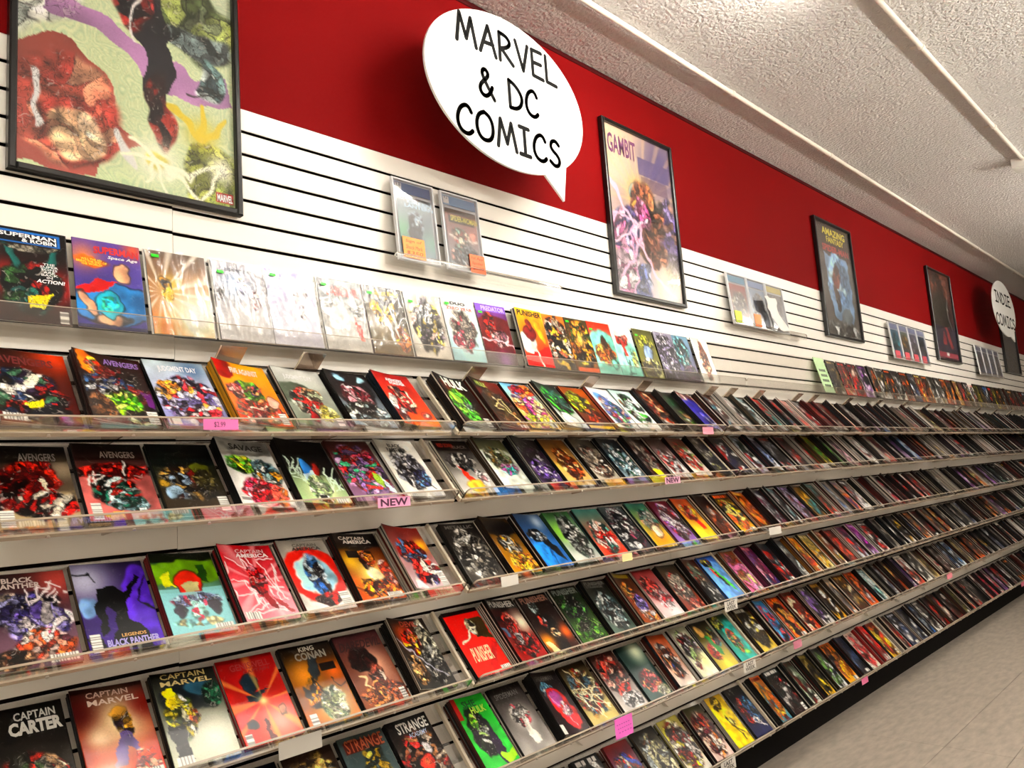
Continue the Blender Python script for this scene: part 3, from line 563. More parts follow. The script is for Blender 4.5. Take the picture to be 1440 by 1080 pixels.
sp(3, 7, '14100e', 'e0dcd4', [('B', 0, 0, 1, .2, '15110f'), ('C', .5, .4, .42, .16, 20, '1c1a1a e0dcd4 3c3838 c8c4bc'), ('P', 'd8381c', [(.28, .45), (.5, .62), (.62, .92), (.4, .8)]), ('E', .48, .86, .26, .1, 'e0b848', 0, .3), ('P', '2c3c40', [(.5, .42), (.72, .6), (.86, .85), (.7, .72)]), ('C', .8, .7, .15, .15, 10, 'd8a0a0 e0dcd8 8c6c6c')], [('RED SONJA', 'c43020', .1, .06, .55, .16, .02), ('BLACK', '8a8078', .5, .10, .9, .16, .01)], .012, .010, spine='e0dccc')
sp(3, 8, '4a4c2c', 'e4e4dc', [('E', .5, .7, .8, .5, 'd4d8cc', 0, 0), ('C', .5, .4, .42, .24, 44, '6c7c54 2c3424 a8a888 c8ccb8 84682c'), ('C', .62, .62, .3, .12, 20, '3cb8b0 b84c98 a8d8d0 d8a0c0')], [], .026, .012)
sp(3, 9, '1c1414', '3a2c44', [('C', .5, .3, .5, .2, 30, '140f10 3a2434 1c1418 c8c4c8 2c1c2c'), ('C', .55, .72, .44, .26, 54, '4c3470 8c6cb8 241c34 c8c0d8 6c549c 16121c')], [], .036, .012)
sp(3, 10, '5c3c1c', 'd8b878', [('C', .55, .55, .36, .36, 44, '7c3c1c a85c2c 4c2010 c88848 3a180c e0c088'), ('G', .1, .6, .2, 'e8c868', .8)], [], .016, .010)
sp(3, 11, '4c4438', 'a8a498', [('C', .5, .55, .5, .4, 64, '3a2c24 8c7c6c c8c4b8 6c3c2c 2c2420 b8a898')], [], .020, .010)
sp(3, 12, '14161a', '6c7c84', [('C', .5, .55, .5, .42, 60, '14161c 2c4c3c 8ca8b0 1c2824 d0d8dc 3c5c68')], [], .020, .010)
sp(3, 13, '1c1210', '3c1c18', [('C', .5, .45, .5, .4, 50, '1a1210 4c1c18 2c1814 8c8480 c8b8a8'), ('P', 'e0e020', [(.3, .8), (.7, .78), (.8, .96), (.42, .97)])], [], .030, .012, tagnew=1)
sp(3, 14, '2c1614', 'e0dcd8', [('C', .5, .6, .44, .34, 44, 'd8d0cc 8c1c1c 3c1816 c84c48 b8b4b8 e8e4e0')], [], .020, .010)
sp(3, 15, '54281c', 'd8d4cc', [('C', .5, .5, .44, .36, 40, 'c82c1c a81c14 e0d8d0 5c2418 8ca868 d84c34')], [], .018, .010)
sp(3, 16, '16130f', '2c2c30', [('C', .5, .5, .48, .44, 60, '16130f c8c4b8 1c1c2c 3c3c48 8c8c64 100e0e')], [], .024, .010)
# row 4
sp(4, 0, '2c1c1c', '6c5464', [('G', .9, .1, .4, 'b05048', .9), ('C', .45, .42, .45, .2, 46, '16121a 4c4484 8c8cb0 2c2844 c8b8a8 14101a'), ('C', .6, .55, .4, .2, 40, '5c4c8c 14101c 3a3468 8c84b8 d8d0d0'), ('C', .62, .78, .32, .16, 30, 'd86c3c e8a890 b84c34 8c4c5c e8d0c8'), ('C', .2, .9, .24, .12, 24, '3a2418 6c4430 1c1410 a88468'), ('L', 'e0d8d8', 10, .007, (.5, .1, 1, .4)), ('K', .62, .89, .96, .97)], [('BLACK\nPANTHER', 'c8b8b0', .14, .05, .68, .17, .03)], .010, .008)
sp(4, 1, '241c34', '3c2470', [('G', .15, .2, .45, 'b8b8cc', 1), ('E', .9, .55, .35, .5, '4c2c98', 0, 0), ('E', .12, .5, .14, .12, '7898c0', 0, 0), ('P', '0b0a0e', [(.3, .3), (.48, .28), (.6, .36), (.86, .16), (.9, .2), (.66, .46), (.62, .62), (.82, .84), (.86, 1), (.3, 1), (.36, .8), (.44, .6), (.34, .5), (.3, .72), (.24, .84), (.22, .5)]), ('S', '0b0a0e', .012, [(1, .2), (.8, .45), (1, .6)]), ('S', '0b0a0e', .010, [(0, .12), (.2, .1), (.3, .2)]), ('P', '120c0c', [(0, .8), (.2, .82), (.3, 1), (0, 1)]), ('K', .05, .8, .17, .98)], [('LEGENDS', 'd8a860', .45, .82, .78, .855, .02), ('BLACK PANTHER', 'a8a0e0', .24, .87, .94, .945, .04)], .014, .010)
sp(4, 2, '1c3414', '9cd0cc', [('B', 0, 0, 1, .12, '14180f'), ('E', .5, .25, .8, .16, '6c9424', 0, 0), ('P', 'd8d838', [(.08, .28), (.22, .22), (.26, .42), (.1, .44)]), ('P', '1c3c16', [(.64, .14), (.8, .16), (.86, .4), (.7, .36)]), ('B', 0, .45, 1, 1, '8cc0c4', .85), ('E', .5, .40, .22, .18, 'c0301c', 0), ('P', 'c0b888', [(.34, .40), (.5, .36), (.66, .40), (.62, .5), (.4, .5)]), ('B', 0, .50, 1, 1, '8cc0c4', .9), ('C', .55, .6, .4, .08, 18, '7c84a8 a0b8c8 9c3c54 8890b0'), ('E', .22, .72, .09, .09, '34303a', 10), ('E', .8, .7, .08, .09, '34303a', 0), ('C', .5, .86, .4, .05, 9, 'c0bc94 98d0c8 8cc0c4', .2), ('C', .5, .74, .14, .12, 8, 'b03c54 98d0c8 a8dcd0', .1), ('K', .68, .9, .96, .97)], [], .024, .014, spine='7c2420')
sp(4, 3, 'a81c24', 'e0808c', [('G', .75, .9, .4, 'f0a8b0', .9), ('L', 'f4dcdc', 22, .007, (0, .1, 1, .95)), ('R', .5, .48, 9, 'f4d0d0', .5), ('C', .52, .48, .16, .2, 16, '7c1418 c8242c e8909c 9c1c20'), ('P', '7c1c20', [(.5, .64), (.62, .62), (.72, .8), (.66, .9), (.58, .8)]), ('P', '8c2428', [(.66, .66), (.8, .76), (.94, .92), (.84, .92)]), ('K', .05, .88, .3, .97)], [('CAPTAIN', 'e8b8b8', .3, .06, .84, .11, .02), ('AMERICA', 'f0e0e0', .28, .115, .9, .17, .04)], .034, .012)
sp(4, 4, '8c867e', 'e0dcd6', [('E', .5, .5, .62, .38, 'cc2a1e', 0, 0), ('E', .5, .5, .40, .27, 'e4ded8', 0, 0), ('E', .5, .5, .38, .255, 'a0c8d8', 0, 0), ('C', .52, .50, .20, .30, 14, '2a5c9c 1a1418 34669c 2a1614 5c7ca0 1c1a22 c8d4dc', .5), ('C', .5, .84, .24, .08, 8, '2a1614 3a1c16 cc2a1e', .4), ('K', .78, .76, .95, .96)], [('CAPTAIN', '5c5448', .3, .05, .8, .095, .02), ('AMERICA', '3c342e', .26, .10, .86, .15, .03)], .024, .012)
sp(4, 5, '1a1210', 'c85c18', [('E', .5, .12, .7, .14, '171110', 0, 0), ('G', .5, .62, .42, 'fbe48c', 1), ('G', .15, .42, .25, 'e8c438', .8), ('C', .55, .4, .2, .14, 18, '3a1a10 8c3c18 d88838 241410'), ('C', .55, .84, .45, .16, 44, 'd8641c 7c2c10 f0b040 4c1c0e e88830'), ('C', .85, .6, .12, .2, 12, '5c1c10 c84c28 e8a8a0'), ('B', .14, .26, .42, .37, '1a1412'), ('E', .55, .62, .16, .1, 'fdf4c8', 0, 0), ('K', .62, .9, .95, .97)], [('CAPTAIN', 'c8b8a8', .12, .05, .72, .10, .02), ('AMERICA', 'd8ccc0', .18, .105, .84, .16, .03)], .026, .012)
sp(4, 6, '5c1814', 'c8b8bc', [('G', .85, .3, .2, 'e8b030', .9), ('C', .45, .42, .36, .22, 34, '8c1c18 d84c34 34485c b82c20 e0a090 5c1412 4c6484'), ('C', .6, .72, .36, .2, 30, '8c1c18 e8d8d0 5c5c7c c84038 3c2c3c'), ('P', 'e8e0d4', [(.55, .56), (.68, .5), (.66, .68), (.56, .74)]), ('P', 'e8e4dc', [(.2, .8), (.4, .98), (.1, 1)]), ('P', '4c8c4c', [(.92, .6), (1, .66), (1, .76)]), ('K', .82, .72, .99, .97)], [], .045, .016)
sp(4, 7, '1a1614', '4a4642', [('C', .5, .55, .48, .42, 90, '5c564e 16130f a8a49c 34302c 7c766c d8d4cc 1c1917')], [('METALLIC', '6a645c', .12, .04, .9, .1, .02)], .016, .014, tagw=1)
sp(4, 8, '2c2014', 'c89028', [('E', .5, .2, .6, .16, '16120f', 0, 0), ('C', .5, .5, .34, .2, 34, 'd8d8d4 16130f c8c4bc d89c28 2c2620'), ('C', .6, .82, .4, .2, 30, 'e8b030 d88c20 a85c18 f0c858 7c3c12')], [], .036, .014)
sp(4, 9, '2c3c54', '2c6cb0', [('G', .75, .15, .25, 'b0bcc8', .9), ('E', .4, .75, .4, .3, '2f78bc', -10, 0), ('P', '16171c', [(.4, .3), (.7, .42), (.86, .7), (.9, .95), (.6, .7), (.46, .5)]), ('C', .4, .42, .34, .12, 18, 'e0dcd8 16161c a8b4c0'), ('L', '163c68', 4, .01, (.3, .5, .7, 1))], [], .030, .014)
sp(4, 10, '2c4c2c', 'c8c8c4', [('G', .2, .4, .35, '8cc848', .9), ('C', .6, .5, .36, .44, 50, 'd0d0cc 2c3028 8c908c 16181a e8e8e4 4c5850')], [], .018, .012, tagy=1)
sp(4, 11, '3c6c64', 'c83c24', [('C', .5, .6, .42, .34, 40, 'c0281c e0d4cc 1c3c38 8c1c18 5c9c90 e8a090')], [], .016, .012)
sp(4, 12, '3c4444', '34343a', [('C', .5, .52, .5, .44, 80, '16161a e0e0dc 3c3c44 b8b8b8 1a1a1c 6c3444')], [('BLACK', '8a9090', .3, .03, .9, .09, .02)], .014, .010)
sp(4, 13, '2c5c54', 'e8b030', [('C', .6, .4, .4, .26, 30, 'd8d4cc 3c7c70 e8a888 8cb8a8'), ('G', .6, .75, .3, 'e88c30', 1), ('E', .6, .66, .2, .16, 'e8d0b0', 20)], [], .022, .012)
sp(4, 14, '54141c', '8c6cb0', [('C', .55, .5, .45, .42, 64, '6c2434 c8b8d0 8c5ca8 e8dce0 3a1418 b83c48')], [], .016, .012)
sp(4, 15, '8c3c28', 'ecd838', [('P', 'c82c1c', [(.3, .2), (.6, .25), (.8, .7), (.6, .8)]), ('C', .5, .35, .35, .2, 24, 'c83c24 e8c8a8 8c241c e0a830'), ('G', .3, .85, .3, 'f0e460', .9)], [], .020, .012)
sp(4, 16, '16100e', '5c2410', [('C', .5, .6, .46, .34, 46, '5c2812 8c4018 2c140c b86028 1a100c'), ('C', .55, .42, .16, .1, 9, 'e8e0d8 c8a088')], [], .030, .014, tagw=1)
# row 5
sp(5, 0, '14110f', '34302a', [('C', .5, .75, .5, .3, 90, '34342c 8c6c54 c8b8a0 8c2c24 4c4c44 1c1a16 5c7450 b89878'), ('E', .3, .16, .4, .16, '16130f', 0, 0)], [('CAPTAIN', 'b8b4ac', .4, .06, .9, .14, .02), ('CARTER', 'c0bcb4', .32, .15, .96, .28, .05)], .010, .008)
sp(5, 1, '1c0e0d', 'c83c18', [('G', .6, .38, .5, 'e8d8b0', 1), ('G', .25, .5, .22, 'f0e0c0', .8), ('G', .05, .25, .3, '3a0e0c', .9), ('G', .95, .25, .3, '5c1410', .9), ('C', .6, .42, .12, .14, 14, '2c1c24 b88c3c 8c6c34 3c2c3c'), ('E', .56, .28, .09, .07, 'c89848', 20, .3), ('P', '5c4c7c', [(.5, .5), (.66, .5), (.74, .72), (.6, .64), (.5, .78), (.36, .84)]), ('G', .3, .88, .3, 'f0e4d8', .9), ('C', .8, .85, .2, .16, 18, 'c84830 e8a890 8c2418'), ('K', .62, .9, .97, .985)], [('CAPTAIN', 'b89888', .2, .05, .78, .11, .015), ('MARVEL', 'd0b8a8', .2, .13, .9, .19, .02)], .022, .012, spine='5c1410')
sp(5, 2, '12120f', 'c8ccb8', [('E', .55, .28, .5, .18, '14181c', 0, 0), ('E', .72, .22, .26, .10, '2c4c5c', 15, .3), ('G', .7, .78, .5, 'e4e4d4', 1), ('C', .3, .5, .22, .22, 24, 'd8c848 16140f e8e4c8 4c5c34 a8a038'), ('P', 'e0cc20', [(.12, .2), (.26, .18), (.3, .36), (.2, .4)]), ('C', .5, .52, .08, .08, 7, 'd86c2c e8c848'), ('P', '15120f', [(.06, .55), (.3, .62), (.34, .95), (.1, .9)]), ('C', .85, .3, .15, .14, 12, '2c5c44 16201a 48745c'), ('K', .06, .9, .3, .98)], [('CAPTAIN', 'b8a060', .14, .02, .84, .08, .015), ('MARVEL', 'd0b878', .12, .10, .92, .155, .02)], .020, .012)
sp(5, 3, '7c1014', 'c8301c', [('G', .7, .8, .4, 'e8b0a0', .9), ('E', .44, .32, .13, .12, '1c2a34', 0), ('P', '16222c', [(.26, .46), (.6, .42), (.74, .42), (.5, .52), (.3, .54)]), ('R', .55, .54, 8, 'f0c870', .5), ('G', .55, .54, .1, 'fbe4a0', 1), ('E', .22, .76, .08, .05, '1c1c22', 30), ('E', .8, .7, .07, .05, 'd8a088', 20), ('P', '4c1418', [(.4, .75), (.48, .72), (.56, 1), (.44, 1)]), ('K', .04, .86, .16, .985)], [('GENIS-VELL', 'a03030', .2, .07, .9, .15, .02), ('CAPTAIN', '8a2828', .4, .16, .86, .20, .01)], .014, .010, tagw2=1)
sp(5, 4, '16130f', 'a86418', [('G', .3, .38, .35, 'e0983c', .9), ('G', .85, .4, .25, 'd8702c', .9), ('G', .6, .8, .35, 'd8d4b8', 1), ('E', .5, .3, .1, .16, '2c3438', 10), ('C', .35, .62, .2, .18, 22, 'e0a030 3a2410 c87c20 16120f'), ('C', .6, .78, .25, .2, 40, 'e8e4c8 a8b088 6c7c64 d8dcb8', .3), ('S', '16120f', .008, [(.75, .45), (.85, .6), (.98, .55)]), ('B', .62, .27, .92, .37, '16120f'), ('K', .08, .84, .2, .985)], [('KING', 'c8c0b0', .36, .03, .66, .09, .02), ('CONAN', '8a8478', .24, .1, .84, .2, .03)], .014, .012)
sp(5, 5, '3a2024', '8c5434', [('G', .6, .45, .4, 'e0b098', 1), ('E', .42, .36, .24, .15, '1a1010', 0, .2), ('C', .42, .36, .26, .17, 26, '1a1010 2c1614 140c0c', .2), ('C', .55, .6, .16, .16, 14, '8c4c40 5c2c28 b0705c'), ('C', .55, .84, .45, .16, 40, 'a85c38 5c2c1c d89058 7c3c28 c87850'), ('S', 'e0c8a0', .018, [(.2, .55), (.32, .6), (.22, .68), (.34, .74)]), ('P', 'e8d8c8', [(.62, .55), (.7, .62), (.64, .68)]), ('K', .84, .82, .95, .98)], [('DAREDEVIL', '2a1214', .04, .1, .96, .22, .02, .4)], .016, .012)
sp(5, 6, '241a14', '3a3a38', [('G', .3, .25, .3, 'c84c1c', .9), ('C', .42, .35, .26, .18, 34, 'c8301c e8b030 7c1c12 e0702c 3a1410'), ('C', .8, .3, .2, .28, 26, '34322c 8c8878 c8c4b0 1a1816'), ('C', .72, .7, .28, .28, 60, '3c3c3c 16130f 8c8c8a 24221f b8b4a8'), ('C', .2, .72, .22, .22, 26, '16120f 8c6c4c 3a2c24 c8a070'), ('S', 'a8a8b4', .014, [(0, .3), (.45, .6), (.9, .86)])], [('DEVIL', 'a83820', .3, .04, .76, .12, .02)], .045, .016)
sp(5, 7, 'd0201a', 'd8301c', [('B', 0, 0, 1, .06, '1a0f0e'), ('P', '3c3018', [(.5, .12), (.95, .16), (1, .5), (.56, .46)]), ('C', .58, .28, .12, .14, 12, '16120f e0d0b0 2c2418 d8c8a8'), ('S', 'ece0cc', .018, [(.14, .52), (.6, .3)]), ('P', 'a81814', [(.5, .85), (.9, .55), (1, .6), (.6, 1)]), ('K', .72, .92, .97, .985)], [('PUNISHER', 'ecd8a8', .16, .58, .72, .80, .02, .5)], .014, .010, spine='1a1412')
sp(5, 8, '110f0e', '8c1c18', [('B', 0, 0, 1, .16, '110f0e'), ('G', .85, .4, .32, 'f0e8d0', 1), ('C', .45, .4, .24, .2, 24, '8c1814 c8302c 4c1210 e09080'), ('C', .55, .75, .4, .2, 34, '8c1c18 5c1210 c83830 16120f'), ('C', .46, .64, .12, .1, 10, 'e0dcd8 1a1818 8c8c8c'), ('P', '4c6c84', [(.02, .45), (.12, .46), (.2, .62), (.08, .6)]), ('B', .04, .28, .24, .36, '1c1a1a')], [('PUNISHER', 'ccc6bc', .06, .03, .95, .135, .02)], .040, .014)
sp(5, 9, '120f0e', '3a1c10', [('C', .35, .22, .14, .12, 14, 'c8dcd8 2c3434 8cacac 141414'), ('P', '0f0d0d', [(.2, .4), (.6, .36), (.8, .6), (.7, 1), (.36, 1)]), ('C', .36, .48, .12, .1, 10, 'e0dcd8 c83c2c 16120f'), ('G', .15, .8, .25, 'f0a030', 1), ('G', .85, .7, .22, 'e07020', .9), ('C', .55, .68, .12, .08, 8, 'd89868 16120f e0b890'), ('P', 'e8dca8', [(.08, .78), (.2, .8), (.34, 1), (.14, 1)])], [('PUNISHER', '8a5c4a', .06, .03, .95, .14, .02)], .012, .010)
sp(5, 10, '131410', '3a5c24', [('C', .45, .35, .4, .22, 40, '16241c 2c4c30 1a1612 4c7c3c 0f120e'), ('C', .5, .78, .46, .2, 50, '4c7c34 243c1a 7ca84c 16180f 2c4c20'), ('E', .4, .72, .14, .07, '14110f', 20)], [('PUNISHER', '6a7068', .06, .03, .95, .14, .02)], .014, .010)
sp(5, 11, '16130f', '54645c', [('C', .5, .6, .44, .36, 64, '16161a 4c6468 c8ccc8 1c2428 8ca0a0 241f1c')], [('PUNISHER', '78746c', .1, .03, .95, .10, .02), ('STRANGE', '6c6860', .1, .11, .8, .15, .01)], .024, .012)
sp(5, 12, '2c1a12', '8c4c28', [('B', .1, .02, .9, .1, '7c6c1c'), ('C', .4, .42, .3, .24, 40, 'd8742c e8a858 8c3c18 2c1a14'), ('C', .6, .62, .28, .18, 30, '6c5cb0 3a3068 a89cd8 1c1624'), ('C', .6, .86, .36, .12, 26, 'd86420 e89c48 e0d0d0 5c2412')], [], .040, .012)
sp(5, 13, '5c1c1c', 'ecd4d4', [('C', .4, .4, .36, .24, 34, '8c2420 d84c44 2c1412 e8a898 c02c28'), ('C', .62, .66, .3, .2, 26, 'd83844 f0b0b4 b0202c e8dcdc'), ('G', .6, .92, .3, 'f4e4e4', .9)], [], .018, .012)
sp(5, 14, '2c2c24', '8c4434', [('C', .5, .5, .44, .36, 50, '8c8c80 3c3c34 d8c8b8 a83c34 1c1a16 e0a898'), ('C', .6, .86, .4, .12, 20, 'b84c3c d88c78 5c1c16')], [], .020, .012)
sp(5, 15, '3a1c14', '16130f', [('C', .45, .35, .4, .24, 34, '5c7464 a88c70 c84c34 2c2c24 8ca090'), ('C', .6, .75, .4, .24, 40, '16130f 3a3830 d0d0cc 24211c')], [], .036, .012, tagw=1)
sp(5, 16, '2c4c8c', '88b4e0', [('E', .5, .6, .8, .5, '6c9cd8', 0, 0), ('C', .4, .15, .26, .1, 16, 'e0c840 c84c2c 2c3c6c'), ('P', '16140f', [(.3, .3), (.6, .4), (.8, .7), (.6, .74), (.4, .5)]), ('P', 'd84c24', [(.28, .28), (.42, .3), (.46, .5), (.34, .46)]), ('P', '58c838', [(.4, .2), (.5, .22), (.78, .66), (.84, .9), (.7, .76)])], [], .016, .012)
# row 6
sp(6, 4, '2c2018', '3a2c20', [('C', .5, .5, .5, .46, 50, '2c2018 8c7448 c8a868 16120f 5c4c34')], [], .014, .010)
sp(6, 5, '3a4444', '54686c', [('B', .1, .06, .9, .2, '4c1c14'), ('C', .6, .4, .24, .26, 24, 'c8a838 8c7c34 5c7070 e0c860 34403c')], [('STRANGE', 'b0502c', .12, .04, .94, .2, .01)], .014, .010)
sp(6, 6, '14110f', '2c1c18', [('C', .5, .6, .5, .4, 80, '16120f 8c5c44 c8b8a8 3a2820 b8302c 241a16 a87850'), ('E', .52, .62, .18, .12, 'c8382c', 0), ('G', .52, .6, .1, 'e88c60', .8), ('E', .66, .44, .08, .09, 'd0ccd0', -10)], [('STRANGE', 'e0dcd4', .2, .05, .94, .19, .02), ('ACADEMY', 'b8c8e8', .4, .21, .84, .27, .01)], .014, .012)
sp(6, 7, '2c9c38', '3cb048', [('B', 0, 0, .14, .3, '8c1c1c'), ('C', .42, .5, .3, .34, 30, '16180f 0f1210 1c2418 2c2030'), ('C', .36, .36, .1, .12, 9, 'a0d848 6cb82c c8e878'), ('C', .5, .55, .16, .12, 12, 'e0e4dc a8c87c 16180f c8d0c8'), ('P', '2c1c34', [(.55, .55), (.75, .5), (.8, .9), (.6, 1), (.5, .8)]), ('P', '3cb048', [(.78, .55), (1, .5), (1, .9), (.86, .85)]), ('P', 'a8d838', [(.6, .86), (1, .84), (1, .95), (.66, .98)])], [('SHE', '1c4c24', .28, .06, .68, .16, .03), ('HULK', 'b8dc48', .44, .16, .88, .26, .03)], .034, .018, spine='4c1c18')
sp(6, 8, '1c1716', '9c9894', [('G', .55, .5, .32, 'e8e4dc', 1), ('C', .5, .45, .28, .16, 30, 'd8d4cc 8c8884 3c3836 a84c54 c8c4bc'), ('P', 'd8d4cc', [(.5, .5), (.64, .5), (.7, .9), (.5, .88)])], [('SPIDERMAN', '6c6864', .1, .1, .8, .18, .01)], .016, .012)
sp(6, 9, '181414', '2c1c20', [('C', .35, .3, .26, .14, 20, '78b8d8 c8e0e8 4c8cb0 16181c'), ('E', .58, .6, .32, .36, 'd0302c', -18, .5), ('E', .5, .45, .2, .14, '9c4c8c', -20, 0), ('E', .66, .8, .22, .14, 'd8343c', -10, 0), ('C', .62, .62, .2, .12, 9, 'e8e0e0 d0302c c8a0b0 9c3c5c', .3), ('S', 'e8c8c8', .008, [(.3, .4), (.6, .68), (.66, .9)]), ('K', .02, .84, .16, .98)], [('SPIDERMAN', '54504c', .1, .07, .8, .15, .01)], .040, .014)
sp(6, 10, '241c12', 'c8b878', [('C', .5, .5, .46, .4, 80, '6c4c24 c8b888 8c2c20 4c6878 2c2014 e0d8b0 a87c3c'), ('L', 'e8e0c0', 8, .008)], [], .014, .010, tagpk=1)
sp(6, 11, '2c1814', 'c8c4c0', [('C', .5, .4, .46, .36, 40, '7c1c18 4c1412 a83c30 241412 d8a090'), ('C', .6, .84, .4, .14, 26, 'e8e4e0 1a1616 b8b4b4 d8d4d4')], [], .018, .012, spine='2c1814')
sp(6, 12, '1c2c2a', '284440', [('G', .7, .15, .4, 'd0d8c0', 1), ('C', .5, .68, .4, .2, 26, '7c2028 c85c5c 2c1c1c d88c60 4c1418'), ('C', .75, .9, .25, .1, 12, 'c8c8b0 8c8c74 e0dcc8')], [], .010, .008)
sp(6, 13, '8c3c1c', 'e0d8d0', [('C', .45, .5, .42, .36, 44, '16130f d8703c e8dcd4 c8a088 3c2c3c 8c4c34'), ('E', .45, .62, .06, .05, '3c5cb0', 0), ('P', '16120f', [(.55, .45), (.75, .6), (.85, .85), (.6, .78)])], [], .034, .012, spine='4c1c12')
sp(6, 14, '8c8c7c', 'e8ecd0', [('C', .5, .4, .44, .32, 44, 'e0e4d8 4c4444 a8c888 8c3c3c c8bcd0 2c2824'), ('G', .75, .7, .3, 'f0f0a8', .9), ('C', .3, .76, .16, .1, 10, 'd84c38 e8c0b8')], [], .030, .014, spine='d0ccc8')
sp(6, 15, '16120f', 'd8c84c', [('E', .3, .2, .16, .16, 'c8a060', -30), ('P', '2c7c3c', [(.35, .3), (.6, .34), (.75, .6), (.6, .75), (.4, .5)]), ('C', .3, .65, .22, .18, 14, 'c8401c e0a088 8c2414'), ('G', .5, .92, .25, 'e8e060', 1), ('C', .8, .35, .2, .2, 14, '1c1612 8c7c34 c83c2c 2c8c84')], [], .014, .010)
sp(6, 16, '1c2c20', '30a098', [('E', .7, .55, .5, .4, '2c9c94', 0, 0), ('C', .3, .15, .28, .14, 18, 'c8c058 16180f 8c9c4c'), ('C', .5, .58, .26, .24, 26, 'c84c2c e8c85c 2c1c16 d88c3c 58b838'), ('E', .7, .85, .12, .05, 'a8e050', 30, .3)], [], .014, .010, taglw=1)
# row 7
sp(7, 11, '5c1414', '3a3c8c', [('C', .5, .6, .5, .4, 60, '8c1c18 2c3c84 16130f c84c30 e8d8c8 5c1414')], [], .018, .012)
sp(7, 12, '1a1714', '8c8468', [('C', .5, .55, .5, .42, 60, '8c8868 2c2820 c8c4a0 16130f 5c4434 a8b0b0')], [], .016, .012)
sp(7, 13, '8c8444', 'd8d4cc', [('C', .5, .5, .5, .44, 60, 'e0d838 8c2c28 d8d0c8 3c3434 e8e0b0 b04c3c')], [], .018, .012)
sp(7, 14, '2c2c1c', 'e0c8c0', [('C', .5, .55, .5, .42, 60, 'e0b8a8 c84c38 2c1c24 e8dcd4 b8702c 5c1c2c')], [], .024, .012, spine='5c1420', taglw=1)
sp(7, 15, 'a88c38', 'f0d020', [('E', .5, .6, .7, .5, 'ecd020', 0, 0), ('C', .45, .15, .3, .14, 18, '8c7430 d8b848 4c3c1c'), ('P', '1c1812', [(.42, .42), (.52, .4), (.6, .52), (.48, .52)]), ('C', .62, .55, .14, .1, 8, 'e0b020 d8a018 f0e080'), ('S', '1c1812', .018, [(.6, .62), (.72, .8), (.7, .9)]), ('S', '1c1812', .014, [(.62, .62), (.85, .78)])], [], .024, .014, spine='b8b0a8')
sp(7, 16, '16140f', '24284c', [('C', .35, .08, .25, .06, 12, 'c8c8b8 16140f'), ('C', .4, .5, .26, .26, 30, 'c8281c 8c1814 e84c34 2c1418'), ('C', .7, .5, .26, .3, 26, '2c5484 1c2c54 4c84b8 12141f'), ('L', 'e8e0dc', 5, .008, (.4, .6, 1, .95))], [], .014, .010)
# third rack unit: palettes only
PAL = {
2: ['3c1c14 c8c4c0 4ca0c0 16120f', 'c8c4c0 16120f e0e0dc 8c4c40', '141c18 8cb0b8 c8ccc8 2c1814', '8c1c1c 16100f 5ca8a0 c84c44', '8c1814 e0c8c0 2c1412 506878', 'a88c84 d8b0a8 b83c30 e0d8d0', '16110f e0dcd8 3a1c18 8c1c1c', '5c1c18 2c1412 a84034 1c2c18', '5c1814 b8a89c 2c1412 241a16', '5c1c18 2c3c38 c83c2c d0d4d0'],
3: ['16141c e0dcd8 1c1c34 8c1c18', '1c2c20 2c1c1a c8d0e0 a83434', '141018 8c9cc8 d8dcec 100e0e', '120f0e a82c24 8c8c90 1c1614', '3a1812 8c2818 16100e e0d8d0', '2c1410 a83428 16120f c8a0a0', '4c4018 e0d030 58a030 16120f', '121412 34683c 78c848 1a161a', '120f10 e0d8d8 c890a0 16130f', '24241f 8c8c84 3c3c34 c8c0b8'],
4: ['241a10 e8b830 d8601c f0dc80', '8c4014 d87024 3a1c10 e8b048', '1c1a1c 5c1c34 c8ccd4 2c2430', '16181c 8cb4bc e0e8e8 5c3434', '141318 6c2c34 c8c0d8 a890c0', '16120f d8a030 8c6830 4c8c8c', '1c3430 d84c24 8c3018 6ca0a0', '34343c d0d8e8 8ca0d0 100f10', '5c5c54 d86c24 7c4c9c e0dcd8', '241c18 e8e4e0 a8a0a8 c84c3c'],
5: ['6c4c2c e0c080 d87ca8 8c3c28', '5c1c38 2c2c5c 6c4c84 e08898', '142c34 a82c24 c8d4d0 1c1a24', '2c3434 e8ece8 a8b0b0 4c4c4c', '8c5418 e0a030 b83c2c 2c1c10', '8c7c44 e8dcb0 d89820 5c3c20', '8c3c18 e8dcd4 d8b030 6c3c5c', '3a1410 a8281c 5c1a14 c85030', '5c2038 c82824 c8d4e0 2c3c5c', '8c2484 c040b8 b8a0c8 2c142c'],
6: ['2c2414 d8c060 16120f c8c8c0', '2c7cb0 4ca0d0 d83c44 14201f', '8c3010 e87c20 2c140c e8b050', '5c1c10 c85028 e8c8a8 2c1410', '241f1c e0dcd8 8c6cb0 16120f', '3c2014 d8a830 16120f e0dcc8', 'c8b8a0 d88040 8c8c94 2c2420', '5c3c24 c8a048 4c2c1c d8c8a0', '8c3814 d86c28 2c1810 c8c8c8', '2c4c54 98d0c8 d8e8e4 1c2828'],
7: ['a85c24 4c8ca0 e8a040 5c1c24', '14201f e0dcd8 2c1c1a c83c3c', '2c3028 c8d0c0 5c1c18 8c9c84', '1c1a16 d8b040 2c2c24 8c7c44', '1c1c18 e0e4e8 78a05c 1a1a24', '8c4c18 e0a030 16141c d8702c', '1c2430 24304c 0f1014 3c4c68', 'b8a89c e8e0d0 c84c4c 3a241c', 'a81c1c d83024 e8d8d0 5c1210', '5c1c18 c8402c e0c040 3a1a14']}
